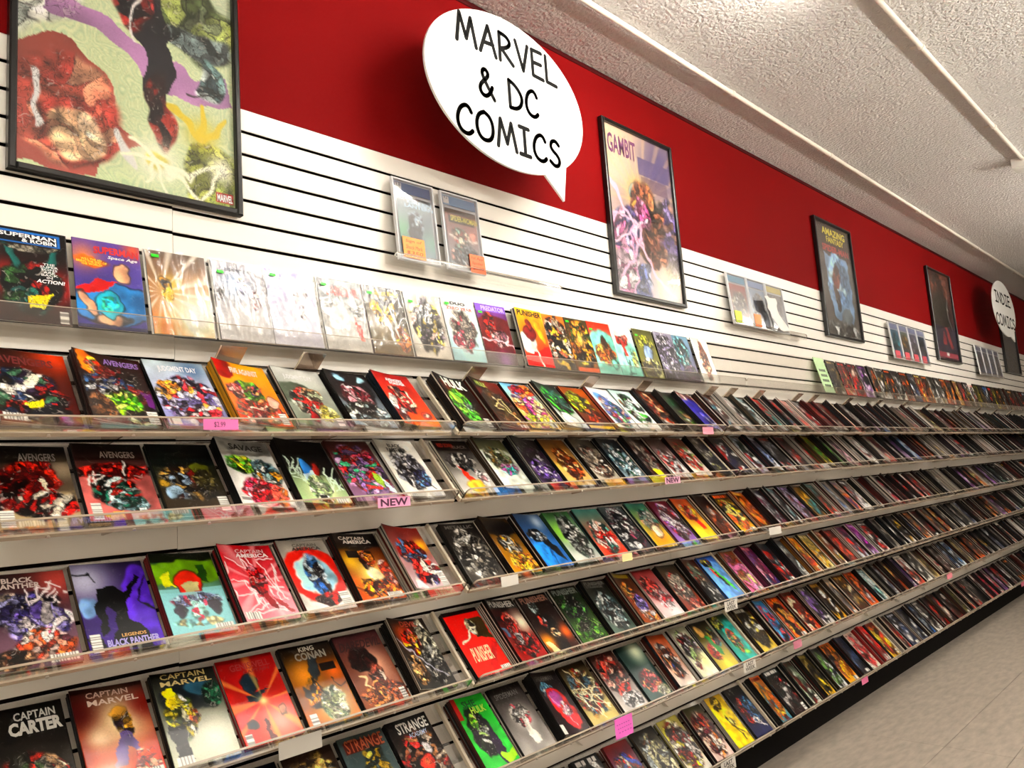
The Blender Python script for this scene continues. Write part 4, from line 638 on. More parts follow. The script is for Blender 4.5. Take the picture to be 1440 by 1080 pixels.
RAND_PALS = ['100d0c 3a1814 d8d0c8 1c1512', '140e0d b82418 3a120f e0c8b8', '1a0f0d d83c20 6c1a12 f0c088', '0e0d0c e8e4dc 4c4844 141210',
             'e0dcd4 f0ece4 b84c3c 16120f', '2c1608 f0a024 a84c14 f4dc90', '0f1512 2c8c74 c8e4d4 12100e', '10141f 3c78c0 d8e4f0 0f0d10',
             '1c1020 8c48a0 d8b8dc 100d0f', '1a0d0f e02c48 f0b8bc 2c1012', '0f0c0b 8c2c14 e88838 16100d', '14110e c8b480 6c5c3c 1c1814',
             '110d0c 7c1c16 20100e c82820', '1c1a0c e0d030 6c6820 100f0a', '0d0b0a 181412 b8b0a8 241e1a', '120e0d e8e0d8 a82820 0f0c0b',
             '0e0c0c d8d4d0 2c2826 c8a040', '14100f 5c1814 e8dcd0 0e0b0a', '0c0b0b 201a18 e06a28 100e0d', '100e10 c8ccd8 34405c e8e4e0']
def auto(pal, seed):
    r = np.random.default_rng(seed); c = pal.split()
    Ls = [('C', .5, .5 + .1 * r.random(), .5, .44, int(16 + 16 * r.random()), ' '.join(c + [c[0], c[2]]))]
    for _ in range(int(r.integers(1, 4))):
        Ls.append(('E', .2 + .6 * r.random(), .3 + .55 * r.random(), .06 + .16 * r.random(), .06 + .14 * r.random(), c[int(r.integers(0, len(c)))], r.random() * 90, .5))
    if r.random() < .75: Ls.append(('B', 0, 0, 1, .06 + .08 * r.random(), c[0]))
    Ls.append(('T', .1, .04, .9, .11, c[int(r.integers(1, len(c)))]))
    if r.random() < .6: Ls.append((KB, KR, KH)[int(r.integers(0, 3))])
    return (c[0], c[1 if r.random() < .6 else 2], Ls)
CN = {'black': '14110f', 'dark red': '6c1814', 'red': 'c82a1e', 'orange': 'd8702a', 'brown': '5c3a22', 'gold': 'c89a34', 'yellow': 'e8d030', 'cream': 'd8ccb0',
      'white': 'e6e4e0', 'grey': '8c8884', 'dark grey': '3c3a38', 'green': '4c9c3c', 'dark green': '1c3c28', 'teal': '3c9c98', 'pale blue': 'a0c4d8', 'blue': '3c6cb0',
      'navy': '1c2444', 'purple': '6c4c98', 'pink': 'd888a0', 'lilac': 'b4b0d8', 'olive': '6c6c34', 'tan': 'a88460'}
def cname(c):
    c = np.asarray(c); return min(CN, key=lambda k: np.sum((hx(CN[k]) - c) ** 2))
ORD = ['first', 'second', 'third', 'fourth', 'fifth', 'sixth', 'seventh', 'eighth', 'ninth', 'tenth', 'eleventh', 'twelfth', 'thirteenth', 'fourteenth', 'fifteenth', 'sixteenth', 'seventeenth', 'eighteenth', 'nineteenth', 'twentieth']
# where each rack unit of each row starts (its left end), metres along the wall
SEC0 = [-.476, -.291, -.106, .080, .266, .452, .638]
STARTS = {2: [.886, 2.715], 3: [.880, 2.79], 4: [.886, 2.775], 5: [.886, 2.79], 6: [.884, 2.86], 7: [.90, 2.935]}
for r in STARTS:
    while STARTS[r][-1] < 9.5: STARTS[r].append(STARTS[r][-1] + 1.895)
def unit_range(r, k):
    """x range of rack unit k of row r (unit 0 is the one cut by the left picture edge)"""
    if k == 0: return -1.03, STARTS[r][0] - .035
    a = STARTS[r][k - 1]; b = STARTS[r][k] - .022 if k < len(STARTS[r]) else a + 1.87
    return a, b
ROW1X = [-.463, -.278, -.089, .100, .272, .458, .640, .820, 1.000, 1.178, 1.392, 1.562, 1.722, 1.886, 2.058, 2.245, 2.425, 2.59, 2.79]
places = []         # (row, unit, number in unit, key index, x)
for i, x in enumerate(ROW1X): places.append((1, 0 if i < 10 else 1, i if i < 10 else i - 10, i, x))
x = 4.585; i = 0
while x < 10.9:
    places.append((1, 2, i, 100 + i, x)); x += .184 + .012 * rng.random(); i += 1
for r in range(2, 8):
    if r < 7:
        for i, x in enumerate(SEC0): places.append((r, 0, i, i, x))
    for k in range(1, len(STARTS[r]) + 1):
        a, b = unit_range(r, k); n = 10 if k == 1 or b - a < 1.95 else 10
        for i in range(n): places.append((r, k, i, 7 + (k - 1) * 10 + i, a + .014 + i * (b - a - .010) / n))
def project(P):
    d = np.asarray(P) - CAM_P; wz = d @ _f
    return 720 + FPX * (d @ CR) / wz, 540 - FPX * (d @ CU) / wz, wz
rows = []
for (r, k, i, key, x) in places:
    d, n, T = ROWD[r]
    c = np.array([x + CW / 2, T[0] + .15 * d[1], T[1] + .15 * d[2]])
    px_, py_, dist = project(c)
    c2 = np.array([x + CW, T[0] + .03 * d[1], T[1] + .03 * d[2]]); qx, qy, _ = project(c2)
    vis = qx > -4 and px_ < 1455 and qy < 1085
    rows.append((dist, vis, r, k, i, key, x))
single = sorted([q for q in rows if q[1]])[:300]
lim = single[-1][0]
SV, SF, SCOL = [], [], []       # the pile of everything that is not one of the 300 largest
def slab(sl_, f0, f1, jx, js, spine, page):
    """a plain closed comic under the top one; f0..f1 = share of the pile's height"""
    us = np.array([0, .05, .12, .22, .34, .48, .64, .82, 1.0]); m = len(us); base = len(SV)
    for v in (0., 1.):
        for f in (f1, f0):
            p = sl_.pt(us, np.full(m, v), 0, f); p = p + np.array([jx, 0, 0]) + sl_.d * js
            SV.extend(p.tolist())
    A = lambda vi, fi, q: base + (vi * 2 + fi) * m + q
    def face(q, c): SF.append(q); SCOL.append(c)
    for q in range(m - 1):
        face((A(0, 0, q), A(1, 0, q), A(1, 0, q + 1), A(0, 0, q + 1)), spine)
        face((A(1, 0, q), A(1, 1, q), A(1, 1, q + 1), A(1, 0, q + 1)), page)
        face((A(0, 0, q + 1), A(0, 1, q + 1), A(0, 1, q), A(0, 0, q)), page)
    face((A(0, 0, 0), A(0, 1, 0), A(1, 1, 0), A(1, 0, 0)), spine)
    face((A(1, 0, m - 1), A(1, 1, m - 1), A(0, 1, m - 1), A(0, 0, m - 1)), page)
SPC = ['0f0d0c', '14100f', '1a1412', '0f0d0c', '2c1410', 'd8d0c4', '5c1812', '1a1614', 'b0a89c', '141214', '4c3a28', '1a2430', 'e4dccf', '0c0a0a', '100e0d', '0e0c0b']
def hexof(c): return ''.join('%02x' % int(round(max(0, min(1, q)) * 255)) for q in c)
single_keys = {(q[2], q[5]) for q in single}
nc = 0
for dist, vis, r, k, i, key, x in sorted(rows):
    if not vis and r > 5 and x < 1.2 and (r == 7 or x < .2): continue
    nc += 1
    seed = r * 1000 + key * 7 + 3; rr = np.random.default_rng(seed)
    S_ = SPEC.get((r, key)); kw = S_[6] if S_ else {}
    tl = S_[4] if S_ and S_[4] else (.016 + .03 * rr.random() if r > 1 else .006 + (.012 * rr.random() if rr.random() < .4 else 0))
    tr = S_[5] if S_ and S_[5] else (.007 + .007 * rr.random() if r > 1 else .005)
    rot = (rr.random() - .5) * .05 if r > 1 else (rr.random() - .5) * .012
    top = (.290 - CH - .006) + (rr.random() - .5) * .004 if r > 1 else .0
    if r > 1: tl *= 1.2
    so = Slot(x, r, tl, tr, rot, top)
    if r == 1: so.p = 1.0
    if S_: spec = S_[:3]
    elif key >= 17 and key < 27 and r in PAL: spec = auto(PAL[r][key - 17], seed)
    else: spec = auto(RAND_PALS[int(rr.integers(0, len(RAND_PALS)))], seed)
    spine = kw.get('spine') or (spec[0] if rr.random() < .55 else SPC[int(rr.integers(0, len(SPC)))])
    if (r, key) in single_keys:
        W = 60 if dist < 2.75 else 46 if dist < 3.5 else 30 if dist < 4.8 else 18
        H = int(W * 1.5); img = paint(spec, W, H, seed)
        ob = link('comic_book', comic_mesh(so, W, H, img, spine))
        flat = np.clip(img[..., :3].reshape(-1, 3), 0, 1) ** (1 / 2.2)
        ca = cname(flat[: len(flat) // 4].mean(0)); sat = flat.max(1) - flat.min(1)
        cb = cname(flat[sat > np.quantile(sat, .8)].mean(0))
        col = ca if ca == cb else ca + ' and ' + cb
        if r == 1:
            lab = ('%s comic on the top ledge, %s in its %s group' % (col, ORD[i] if i < 20 else '%dth' % (i + 1), ('first', 'second', 'third')[k]))
        else:
            lab = '%s comic, %s on %s rack unit, %s row down' % (col, ORD[i], ORD[k], ORD[r - 1])
        tag(ob, lab, 'comic', 'comics on the top ledge' if r == 1 else 'comics on the slanted racks')
        for t in (S_[3] if S_ else ()):
            text_on(so, ob, t[0], t[1], *t[2:6], bold=t[6] if len(t) > 6 else .012, shear=t[7] if len(t) > 7 else 0, arc=t[8] if len(t) > 8 else 0)
        if kw.get('bag'):
            # clear bag with a white backing board that shows at the edges
            u, v = np.meshgrid(np.linspace(-.035, 1.035, 13), np.linspace(-.02, 1.0, 19)); P = so.pt(u, v, .0026).reshape(-1, 3)
            P = P + so.n * (.0035 * (vnoise(u.ravel() * 5, v.ravel() * 4 + 3 * u.ravel(), seed) - .35))[:, None]
            P = np.maximum(P @ so.n, (so.pt(u, v, .0016).reshape(-1, 3)) @ so.n)[:, None] * so.n + (P - (P @ so.n)[:, None] * so.n)
            ix = np.arange(13 * 19).reshape(19, 13)
            link('bag', mesh('bag', P, np.stack([ix[:-1, :-1], ix[1:, :-1], ix[1:, 1:], ix[:-1, 1:]], -1).reshape(-1, 4), BAG, True), ob)
            bo = Slot(x, r, .002, .002, rot, top); bo.p = 1
            u0 = np.array([-.03, 1.03, 1.03, -.03] * 2); v0 = np.array([-.012, -.012, 1, 1] * 2)
            Pb = np.concatenate([bo.pt(u0[:4], v0[:4], -.0004), bo.pt(u0[:4], v0[:4], -.0016)])
            link('backing_card', mesh('backing_card', Pb, [(0, 3, 2, 1), (4, 5, 6, 7), (0, 1, 5, 4), (1, 2, 6, 5), (2, 3, 7, 6), (3, 0, 4, 7)], ink('dedad2')), ob)
        if kw.get('bag') or kw.get('stick'):
            q = .05 + .06 * rr.random(); y0 = .05 + .10 * rr.random() if key > 2 else .06
            tag(patch_on(so, ob, '2ee01e', q, y0, q + .12, y0 + .035, 'price_sticker', .0062 if kw.get('bag') else .0014), 'bright green price sticker')
    else:
        spine3, pg = lin(hx(spine)), lin(hx('b8b0a2'))
        W, H = 8, 12; img = paint(spec, W, H, seed); base = len(SV)
        u, v = np.meshgrid(np.linspace(0, 1, W + 1), np.linspace(0, 1, H + 1)); SV.extend(so.pt(u, v, 0).reshape(-1, 3).tolist())
        ix = np.arange((W + 1) * (H + 1)).reshape(H + 1, W + 1) + base
        SF.extend(map(tuple, np.stack([ix[:-1, :-1], ix[1:, :-1], ix[1:, 1:], ix[:-1, 1:]], -1).reshape(-1, 4).tolist()))
        fc = img[:-1, :-1, :3]; SCOL.extend(list(fc.reshape(-1, 3)))
        slab(so, (tl - .0034) / tl, (tl - .0006) / tl, 0, 0, spine3, pg)
    # the older copies underneath
    nl = max(0, int(round((tl - .0046) / .0037)))
    for q in range(nl):
        t0 = q / nl * (tl - .0046) / tl; t1 = t0 + .0030 / tl
        c = lin(hx(spine if rr.random() < .4 else SPC[int(rr.integers(0, len(SPC)))])) * (.6 + .6 * rr.random())
        pgc = lin(hx('a89e90')) * (.45 + .7 * rr.random())
        slab(so, t0, min(t1, 1 - .0044 / tl), (rr.random() - .7) * .004, (rr.random() - .4) * .004, c, pgc)
me = bpy.data.meshes.new('comic_books'); me.from_pydata(SV, [], SF); me.update(); me.materials.append(EDGES)
lt = np.zeros(len(me.polygons), int); me.polygons.foreach_get('loop_total', lt)
add_cols(me, np.repeat(np.array(SCOL), lt, axis=0), 'CORNER')
tag(link('comic_books', me), 'older copies piled under the top comics, and the far comics at the right', 'comics', None, 'stuff')

# ---------------------------------------------------------------- acrylic rack units
def rack_unit(r, k):
    a, b = unit_range(r, k); d, n, T = ROWD[r]
    t = tag(link('acrylic_rack', None, None, (a, 0, T[1])), 'slanted clear acrylic rack, %s unit from left in %s row down' % (ORD[k], ORD[r - 1]), 'rack', 'slanted acrylic racks')
    L = b - a
    def q(s_, h): return (T[0] + s_ * d[1] + h * n[1], s_ * d[2] + h * n[2])      # in the plane of the rack's cross-section
    th = .005
    MB().prism([q(0, -.0005), q(.290, -.0005), q(.290, -th), q(0, -th)], .001, L - .001).build('plate', ACRY, t)
    # bright polished side edges
    MB().prism([q(0, .004), q(.295, .004), q(.295, -th - .006), q(0, -th - .006)], -.0105, -.0005).build('side_edge', CREAM, t)
    # lip: clear band with rounded upper corners, and its bright upper edge
    lh, c = .050, .018; mb = MB(); prof = []
    for j in range(5):
        an = math.pi / 2 * j / 4; prof.append((c - c * math.sin(an) if False else c * (1 - math.cos(an)), lh - c + c * math.sin(an)))
    pts = [(0, .002)] + prof + [(L - x_, h_) for x_, h_ in prof[::-1]] + [(L, .002)]
    v = []
    for s_ in (.292, .296):
        for x_, h_ in pts: y_, z_ = q(s_, h_); v.append((x_, y_, z_))
    m = len(pts)
    mb.add(v, [tuple(range(m))[::-1], tuple(range(m, 2 * m))]); mb.build('lip', ACRY, t)
    eb = MB()
    for j in range(m - 1):
        (x0, h0), (x1, h1) = pts[j], pts[j + 1]
        y0, z0 = q(.2912, h0); y1, z1 = q(.2968, h0); y2, z2 = q(.2912, h1); y3, z3 = q(.2968, h1)
        y4, z4 = q(.2912, h0 + .0011); y5, z5 = q(.2968, h0 + .0011); y6, z6 = q(.2912, h1 + .0011); y7, z7 = q(.2968, h1 + .0011)
        eb.add([(x0, y0, z0), (x0, y1, z1), (x1, y3, z3), (x1, y2, z2), (x0, y4, z4), (x0, y5, z5), (x1, y7, z7), (x1, y6, z6)],
               [(0, 1, 2, 3), (7, 6, 5, 4), (0, 4, 5, 1), (1, 5, 6, 2), (2, 6, 7, 3), (3, 7, 4, 0)])
    eb.build('lip_edge', RAIL, t)
    # front rail under the lip with its row of screws
    MB().prism([q(.2905, .001), q(.2985, .001), q(.2985, -.011), q(.2905, -.011)], 0, L).build('front_rail', RAIL, t)
    xs = .09
    while xs < L:
        y_, z_ = q(.2985, -.006); y2, z2 = q(.302, -.006)
        MB().tube((xs, y_, z_), (xs, y2, z2), .0042, 8).build('screw', STEEL, t); xs += .187
    # brackets that hook into the wall
    xs = .20
    while xs < L - .05:
        z0 = -.010; y0, zz = q(.12, -.006); y1, z1 = q(.27, -.006)
        mat = SMOKE
        MB().add([(xs, -.001, z0 - .02), (xs, y0, zz), (xs, y1, z1), (xs, y1 + .05, z1 - .02), (xs, -.001, z1 - .035),
                  (xs + .006, -.001, z0 - .02), (xs + .006, y0, zz), (xs + .006, y1, z1), (xs + .006, y1 + .05, z1 - .02), (xs + .006, -.001, z1 - .035)],
                 [(0, 1, 2, 3, 4), (9, 8, 7, 6, 5), (0, 5, 6, 1), (1, 6, 7, 2), (2, 7, 8, 3), (3, 8, 9, 4), (4, 9, 5, 0)]).build('bracket', mat, t)
        xs += .632
for r in range(2, 8):
    for k in range(0 if r < 7 else 1, len(STARTS[r]) + 1): rack_unit(r, k)
# the upright ledge of the top row
def ledge(a, b, label, z, hb, depth, lip, straps, name='acrylic_ledge', strap_d=.06):
    t = tag(link(name, None, None, (a, 0, Z(z))), label, 'ledge')
    L = b - a
    MB().box(0, L, -.006, -.003, 0, hb).build('back_plate', ACRYB, t)
    MB().prism([(-.006, 0), (-depth, -.006), (-depth, -.0095), (-.006, -.0035)], 0, L).build('shelf_plate', ACRY, t)
    c = .015; pts = [(0, -.008), (0, lip - c), (c * .3, lip - c * .3), (c, lip), (L - c, lip), (L - c * .3, lip - c * .3), (L, lip - c), (L, -.008)]
    m = len(pts); v = [(x_, -depth - .0001 - .12 * (h_ + .008), h_) for x_, h_ in pts] + [(x_, -depth - .0031 - .12 * (h_ + .008), h_) for x_, h_ in pts]
    MB().add(v, [tuple(range(m)), tuple(range(m, 2 * m))[::-1]] + [(i_, m + i_, m + (i_ + 1) % m, (i_ + 1) % m) for i_ in range(m)]).build('lip', ACRY, t)
    eb = MB()
    for j in range(1, m - 2):
        (x0, h0), (x1, h1) = pts[j], pts[j + 1]; y0, y1 = -depth - .12 * (h0 + .008), -depth - .12 * (h1 + .008)
        eb.add([(x0, y0 + .0006, h0), (x0, y0 - .0036, h0), (x1, y1 - .0036, h1), (x1, y1 + .0006, h1), (x0, y0 + .0006, h0 + .0016), (x0, y0 - .0036, h0 + .0016), (x1, y1 - .0036, h1 + .0016), (x1, y1 + .0006, h1 + .0016)],
               [(0, 1, 2, 3), (7, 6, 5, 4), (0, 4, 5, 1), (1, 5, 6, 2), (2, 6, 7, 3), (3, 7, 4, 0)])
    eb.build('lip_edge', RAIL, t)
    for xs in straps:
        x0, x1 = xs - a, xs - a + .08; yf, zf_ = -depth + .004, -.012; yb, zb = -.002, -.012 - strap_d
        MB().add([(x0, yf, zf_), (x1, yf, zf_), (x1, yb, zb), (x0, yb, zb), (x0, yf, zf_ - .003), (x1, yf, zf_ - .003), (x1, yb, zb - .003), (x0, yb, zb - .003)],
                 [(0, 1, 2, 3), (7, 6, 5, 4), (0, 4, 5, 1), (1, 5, 6, 2), (2, 6, 7, 3), (3, 7, 4, 0)]).build('strap', SMOKE, t)
        MB().add([(x0 - .003, yf - .001, zf_ + .001), (x0, yf - .001, zf_ + .001), (x0, yb - .001, zb), (x0 - .003, yb - .001, zb), (x0 - .003, yf - .001, zf_ - .004), (x0, yf - .001, zf_ - .004), (x0, yb - .001, zb - .005), (x0 - .003, yb - .001, zb - .005)],
                 [(0, 1, 2, 3), (7, 6, 5, 4), (0, 4, 5, 1), (1, 5, 6, 2), (2, 6, 7, 3), (3, 7, 4, 0)]).build('strap_edge', CREAM, t)
        MB().box(x0 - .003, x1 * .5 + x0 * .5, yb - .004, yb - .001, zb - .004, zb).build('strap_edge', CREAM, t)
zl = -.784
ledge(-1.03, 1.368, 'clear acrylic ledge under the bagged comics of the top row', zl, .262, .088, .048, [-.62, .10, .37, 1.09])
ledge(1.376, 3.245, 'clear acrylic ledge under the second group of top-row comics', zl, .262, .088, .048, [1.80, 2.22, 2.86, 3.08])
ledge(3.255, 4.53, 'empty clear acrylic ledge in the gap of the top row', zl, .262, .088, .048, [3.42, 3.95, 4.2])
ledge(4.54, 7.3, 'clear acrylic ledge right of the pale green card', zl, .262, .088, .048, [4.8, 5.4, 6.0, 6.6])
ledge(7.31, 10.9, 'farthest clear acrylic ledge of the top row', zl, .262, .088, .048, [7.6, 8.3, 9.0, 9.7])
# pale green card standing at the end of the empty ledge
gs = Slot(4.395, 1, .004, .004, 0, -.006); gs.p = 1; gs.w = .165
u0 = np.array([0, 1, 1, 0]); v0 = np.array([0, 0, 1, 1])
gp = np.concatenate([gs.pt(u0, v0, .002), gs.pt(u0, v0, -.0015)])
gcard = tag(link('divider_card', mesh('divider_card', gp, [(0, 3, 2, 1), (4, 5, 6, 7), (0, 1, 5, 4), (1, 2, 6, 5), (2, 3, 7, 6), (3, 0, 4, 7)], pmat('green_card', '#b9d9a6', .7))),
            'pale green card with four dark lines of lettering on the top ledge', 'card')
for j in range(4):
    for q in range(4):
        uu = .18 + q * .16 + .02 * (j % 2); patch_on(gs, gcard, '2c3c2a', uu, .33 + j * .145, uu + .12, .40 + j * .145, 'lettering', .0028)

# ---------------------------------------------------------------- framed posters
def art_plane(name, W, H, spec, x0, x1, z0, z1, y, seed, parent, tilt=0., mat=None):
    img = paint(spec, W, H, seed, False)
    u, v = np.meshgrid(np.linspace(0, 1, W + 1), np.linspace(0, 1, H + 1))
    P = np.stack([x0 + u * (x1 - x0), y - tilt * (1 - v), z1 - v * (z1 - z0)], -1).reshape(-1, 3)
    ix = np.arange(len(P)).reshape(H + 1, W + 1)
    me = bpy.data.meshes.new(name); me.from_pydata(P.tolist(), [], np.stack([ix[:-1, :-1], ix[1:, :-1], ix[1:, 1:], ix[:-1, 1:]], -1).reshape(-1, 4).tolist()); me.update()
    me.materials.append(mat or ART); add_cols(me, img.reshape(-1, 4)); return link(name, me, parent)
def poster(x0, x1, z0, z1, spec, W, seed, label, texts=()):
    t = tag(link('framed_poster', None, None, (x0, 0, Z(z0))), label, 'poster')
    w_, h_ = x1 - x0, z1 - z0; fw = .019
    for nm, (a, b, c, d_) in {'l': (0, fw, 0, h_), 'r': (w_ - fw, w_, 0, h_), 'b': (fw, w_ - fw, 0, fw), 't': (fw, w_ - fw, h_ - fw, h_)}.items():
        MB().bbox(a, b, -.034, -.006, c, d_, .004).build('frame_rail', BLACKF, t)
    MB().box(.004, w_ - .004, -.012, -.004, .004, h_ - .004).build('back_panel', SIGNK, t)
    art_plane('print', W, int(W * 1.5), spec, fw, w_ - fw, fw, h_ - fw, -.016, seed, t)
    for (txt, col, u0_, v0_, u1_, v1_, bo, *sh) in texts:
        v, f = text2d(txt, bo, sh[0] if sh else 0)
        P = np.stack([fw + (u0_ + v[:, 0] * (u1_ - u0_)) * (w_ - 2 * fw), np.full(len(v), -.0172), h_ - fw - (v1_ - v[:, 1] * (v1_ - v0_)) * (h_ - 2 * fw)], -1)
        link('lettering', mesh('lettering', P, f, ink(col)), t)
    MB().box(fw - .002, w_ - fw + .002, -.0215, -.0195, fw - .002, h_ - fw + .002).build('glazing', GLASS, t)
    return t
P1 = ('bcc0b0', 'c4d4a4', [('G', .5, .55, .7, 'ccd8a4', .8), ('W', 'e4e8bc', 60, .5), ('W', '84b08c', 90, .32), ('C', .05, .35, .22, .2, 14, 'b8bcb0 8c948c d8d8cc 747c74'),
  ('P', 'a878a8', [(.1, .42), (.4, .46), (.62, .55), (.98, .52), (1, .64), (.8, .66), (.55, .62), (.3, .52), (.12, .5)]), ('C', .8, .38, .24, .12, 18, '8c9850 b8c070 5c6c3c d0d498 74805c'), ('C', .8, .44, .22, .05, 16, '5c6868 8ca0a0 343c3c b8c4c0'),
  ('P', '9c4438', [(0, .6), (.2, .58), (.42, .68), (.44, .8), (.52, .86), (.36, .92), (.3, 1), (0, 1)]), ('C', .2, .80, .24, .16, 16, '8c3028 a84838 c8785c 9c3c30 d09070', .45), ('C', .25, .86, .12, .08, 9, 'd8a880 b87c5c e0bc98', .4), ('S', 'd8d8d8', .012, [(.08, .7), (.11, .86)]), ('S', 'd8d8d8', .012, [(.43, .82), (.47, .93)]),
  ('P', '1c1a20', [(.40, .10), (.62, .10), (.67, .45), (.69, .66), (.64, .82), (.58, .70), (.54, .52), (.42, .36)]), ('C', .5, .34, .1, .12, 12, 'a81c18 8c1814 16141a c8302c'), ('C', .63, .72, .06, .12, 7, 'b42c20 2c1414 8c2018', .4), ('S', 'e8e4e0', .006, [(.54, .1), (.5, .5)]),
  ('C', .88, .56, .09, .07, 10, '5c7c7c 8cb0ac 34484c c8d8d4'), ('C', .85, .9, .14, .12, 22, '8c9834 a8b040 6c7828 c0c858'), ('R', .83, .75, 6, 'd8c02c', .0), ('G', .83, .76, .1, 'd8c030', .9), ('S', 'd8c030', .014, [(.7, .68), (.83, .76), (.82, .66), (.84, .76), (.93, .70)]),
  ('G', .6, .89, .13, 'f4f4dc', 1), ('E', .6, .89, .06, .03, 'e8e078', 10, 0), ('G', .93, .87, .09, 'f4f4e0', 1), ('S', 'f4f4d8', .010, [(.48, .84), (.6, .89), (.74, .93), (.92, .86)]), ('S', 'f4f4d8', .008, [(.52, .97), (.6, .89), (.66, .99)]), ('S', 'f4f4d8', .008, [(.45, .9), (.6, .89), (.8, .98), (.9, .9)]), ('S', '241c18', .004, [(.76, .62), (.9, .6)]),
  ('B', .895, .950, .992, .985, 'b81c1c')])
poster(-.425, .207, -.37, .565, P1, 150, 51, 'largest framed poster at the top left, greens with dark red and black', [('MARVEL', 'eee', .903, .955, .985, .981, .03)])
P2 = ('c8a890', 'b8a0b0', [('G', .15, .1, .4, 'e0c8a8', 1), ('G', .85, .12, .4, '5c5080', 1), ('R', .5, .42, 22, 'e8c090', .45), ('B', .48, .13, .96, .24, '54487c', .8), ('B', .52, .25, .92, .33, '6c5064', .7), ('C', .88, .62, .16, .26, 26, '6c5c98 8c7cb0 a87c70 4c3c74'), ('G', .45, .38, .18, 'e8c83c', 1),
  ('E', .42, .36, .13, .07, 'a8c8c0', -30, .3), ('C', .52, .52, .26, .24, 60, '3a2420 7c4430 d8a838 a85c38 1c1614 c87844 5c3028'), ('C', .5, .5, .14, .10, 16, 'e878b8 d84c98 f0b0d8 8c2c5c'), ('C', .2, .62, .22, .16, 24, 'c8609c 5c4c90 3c3474 e0a0c0 8c88c0'), ('C', .2, .86, .2, .14, 18, 'e8c8d8 c87ca4 b04c80 e8dce0'),
  ('C', .42, .9, .12, .1, 12, '5c6cb0 8c98c8 34407c'), ('G', .85, .88, .3, 'e8dcb8', 1), ('C', .6, .72, .2, .1, 20, '6c3424 8c4830 3a1c16 a86844'), ('S', 'ecc0dc', .016, [(0, .28), (.3, .58), (.62, .88), (.9, .96)]), ('S', 'e8b8d8', .014, [(0, .52), (.45, .6), (.3, .75), (.08, .9)]), ('S', 'f0d0e4', .012, [(.02, .7), (.5, .56)]), ('S', 'e0a0cc', .010, [(.3, .6), (.3, 1)]),
  ('G', .85, .99, .3, 'f4f0ec', .9)])  # white glow at the lower right: glass reflection painted into the print
poster(2.147, 2.787, -.362, .560, P2, 96, 52, 'framed poster in pinks, purples and gold right of the large speech bubble', [('GAMBIT', '7c3c74', .05, .05, .46, .17, .02)])
P3 = ('3a332e', '5c564e', [('B', 0, 0, 1, .25, '3a332e'), ('P', '7c9cc0', [(.14, .28), (.86, .28), (.9, .6), (.84, .86), (.3, .84), (.18, .6)]), ('C', .5, .5, .3, .24, 9, '6c90bc 9cc0dc b8d4e0 7ca0c8', .08), ('P', '544c46', [(.0, .26), (.2, .3), (.28, .9), (.0, .9)]), ('P', '5c544c', [(.84, .3), (1, .3), (1, .9), (.9, .88)]),
  ('C', .48, .47, .10, .09, 6, '7c3c2c 5c2c22 8c4c3a', .3), ('C', .44, .66, .07, .11, 5, '5c4a40 443a32 6c5a4e', .3), ('P', '6c7478', [(.5, .78), (.72, .72), (.82, .85), (.5, .92)]), ('C', .5, .94, .48, .07, 22, '9c9c98 5c5852 c0c4c4 4c4842')])
poster(4.705, 5.405, -.338, .570, P3, 54, 53, 'framed dark poster with yellow AMAZING FANTASY lettering', [('AMAZING', 'f0e040', .2, .035, .86, .10, .02), ('FANTASY', 'e8d83c', .3, .11, .8, .165, .02), ('SPIDER-MAN', 'b83830', .16, .19, .92, .25, .03)])
P4 = ('5c3428', '241f2c', [('C', .5, .2, .4, .2, 22, '7c4434 4c2c24 98584a 2c2220'), ('C', .45, .45, .4, .2, 14, '3c342c 4c4438 241f1c'), ('E', .7, .5, .2, .24, '16130f', 0, 0), ('P', 'd0ccc4', [(.66, .36), (.74, .38), (.84, .46), (.76, .44)]), ('B', 0, .62, 1, .9, '24243c', .9), ('P', '8c2c34', [(.3, .82), (.42, .66), (.56, .84)]), ('P', '983038', [(.5, .64), (.62, .64), (.84, .84), (.7, .85)]), ('B', .04, .91, .96, .975, 'a0384c'), ('B', .44, .925, .54, .955, 'e0d8d8')])
poster(7.36, 8.135, -.335, .605, P4, 36, 54, 'framed dark brown and navy poster with a crimson strip, third from right')
P5 = ('1c2430', '16181f', [('C', .5, .5, .5, .5, 26, '1c2834 24384c 14181f 2c3844 100f12')])
poster(10.12, 10.885, -.305, .60, P5, 20, 55, 'farthest framed poster, nearly black, under the far speech bubble')

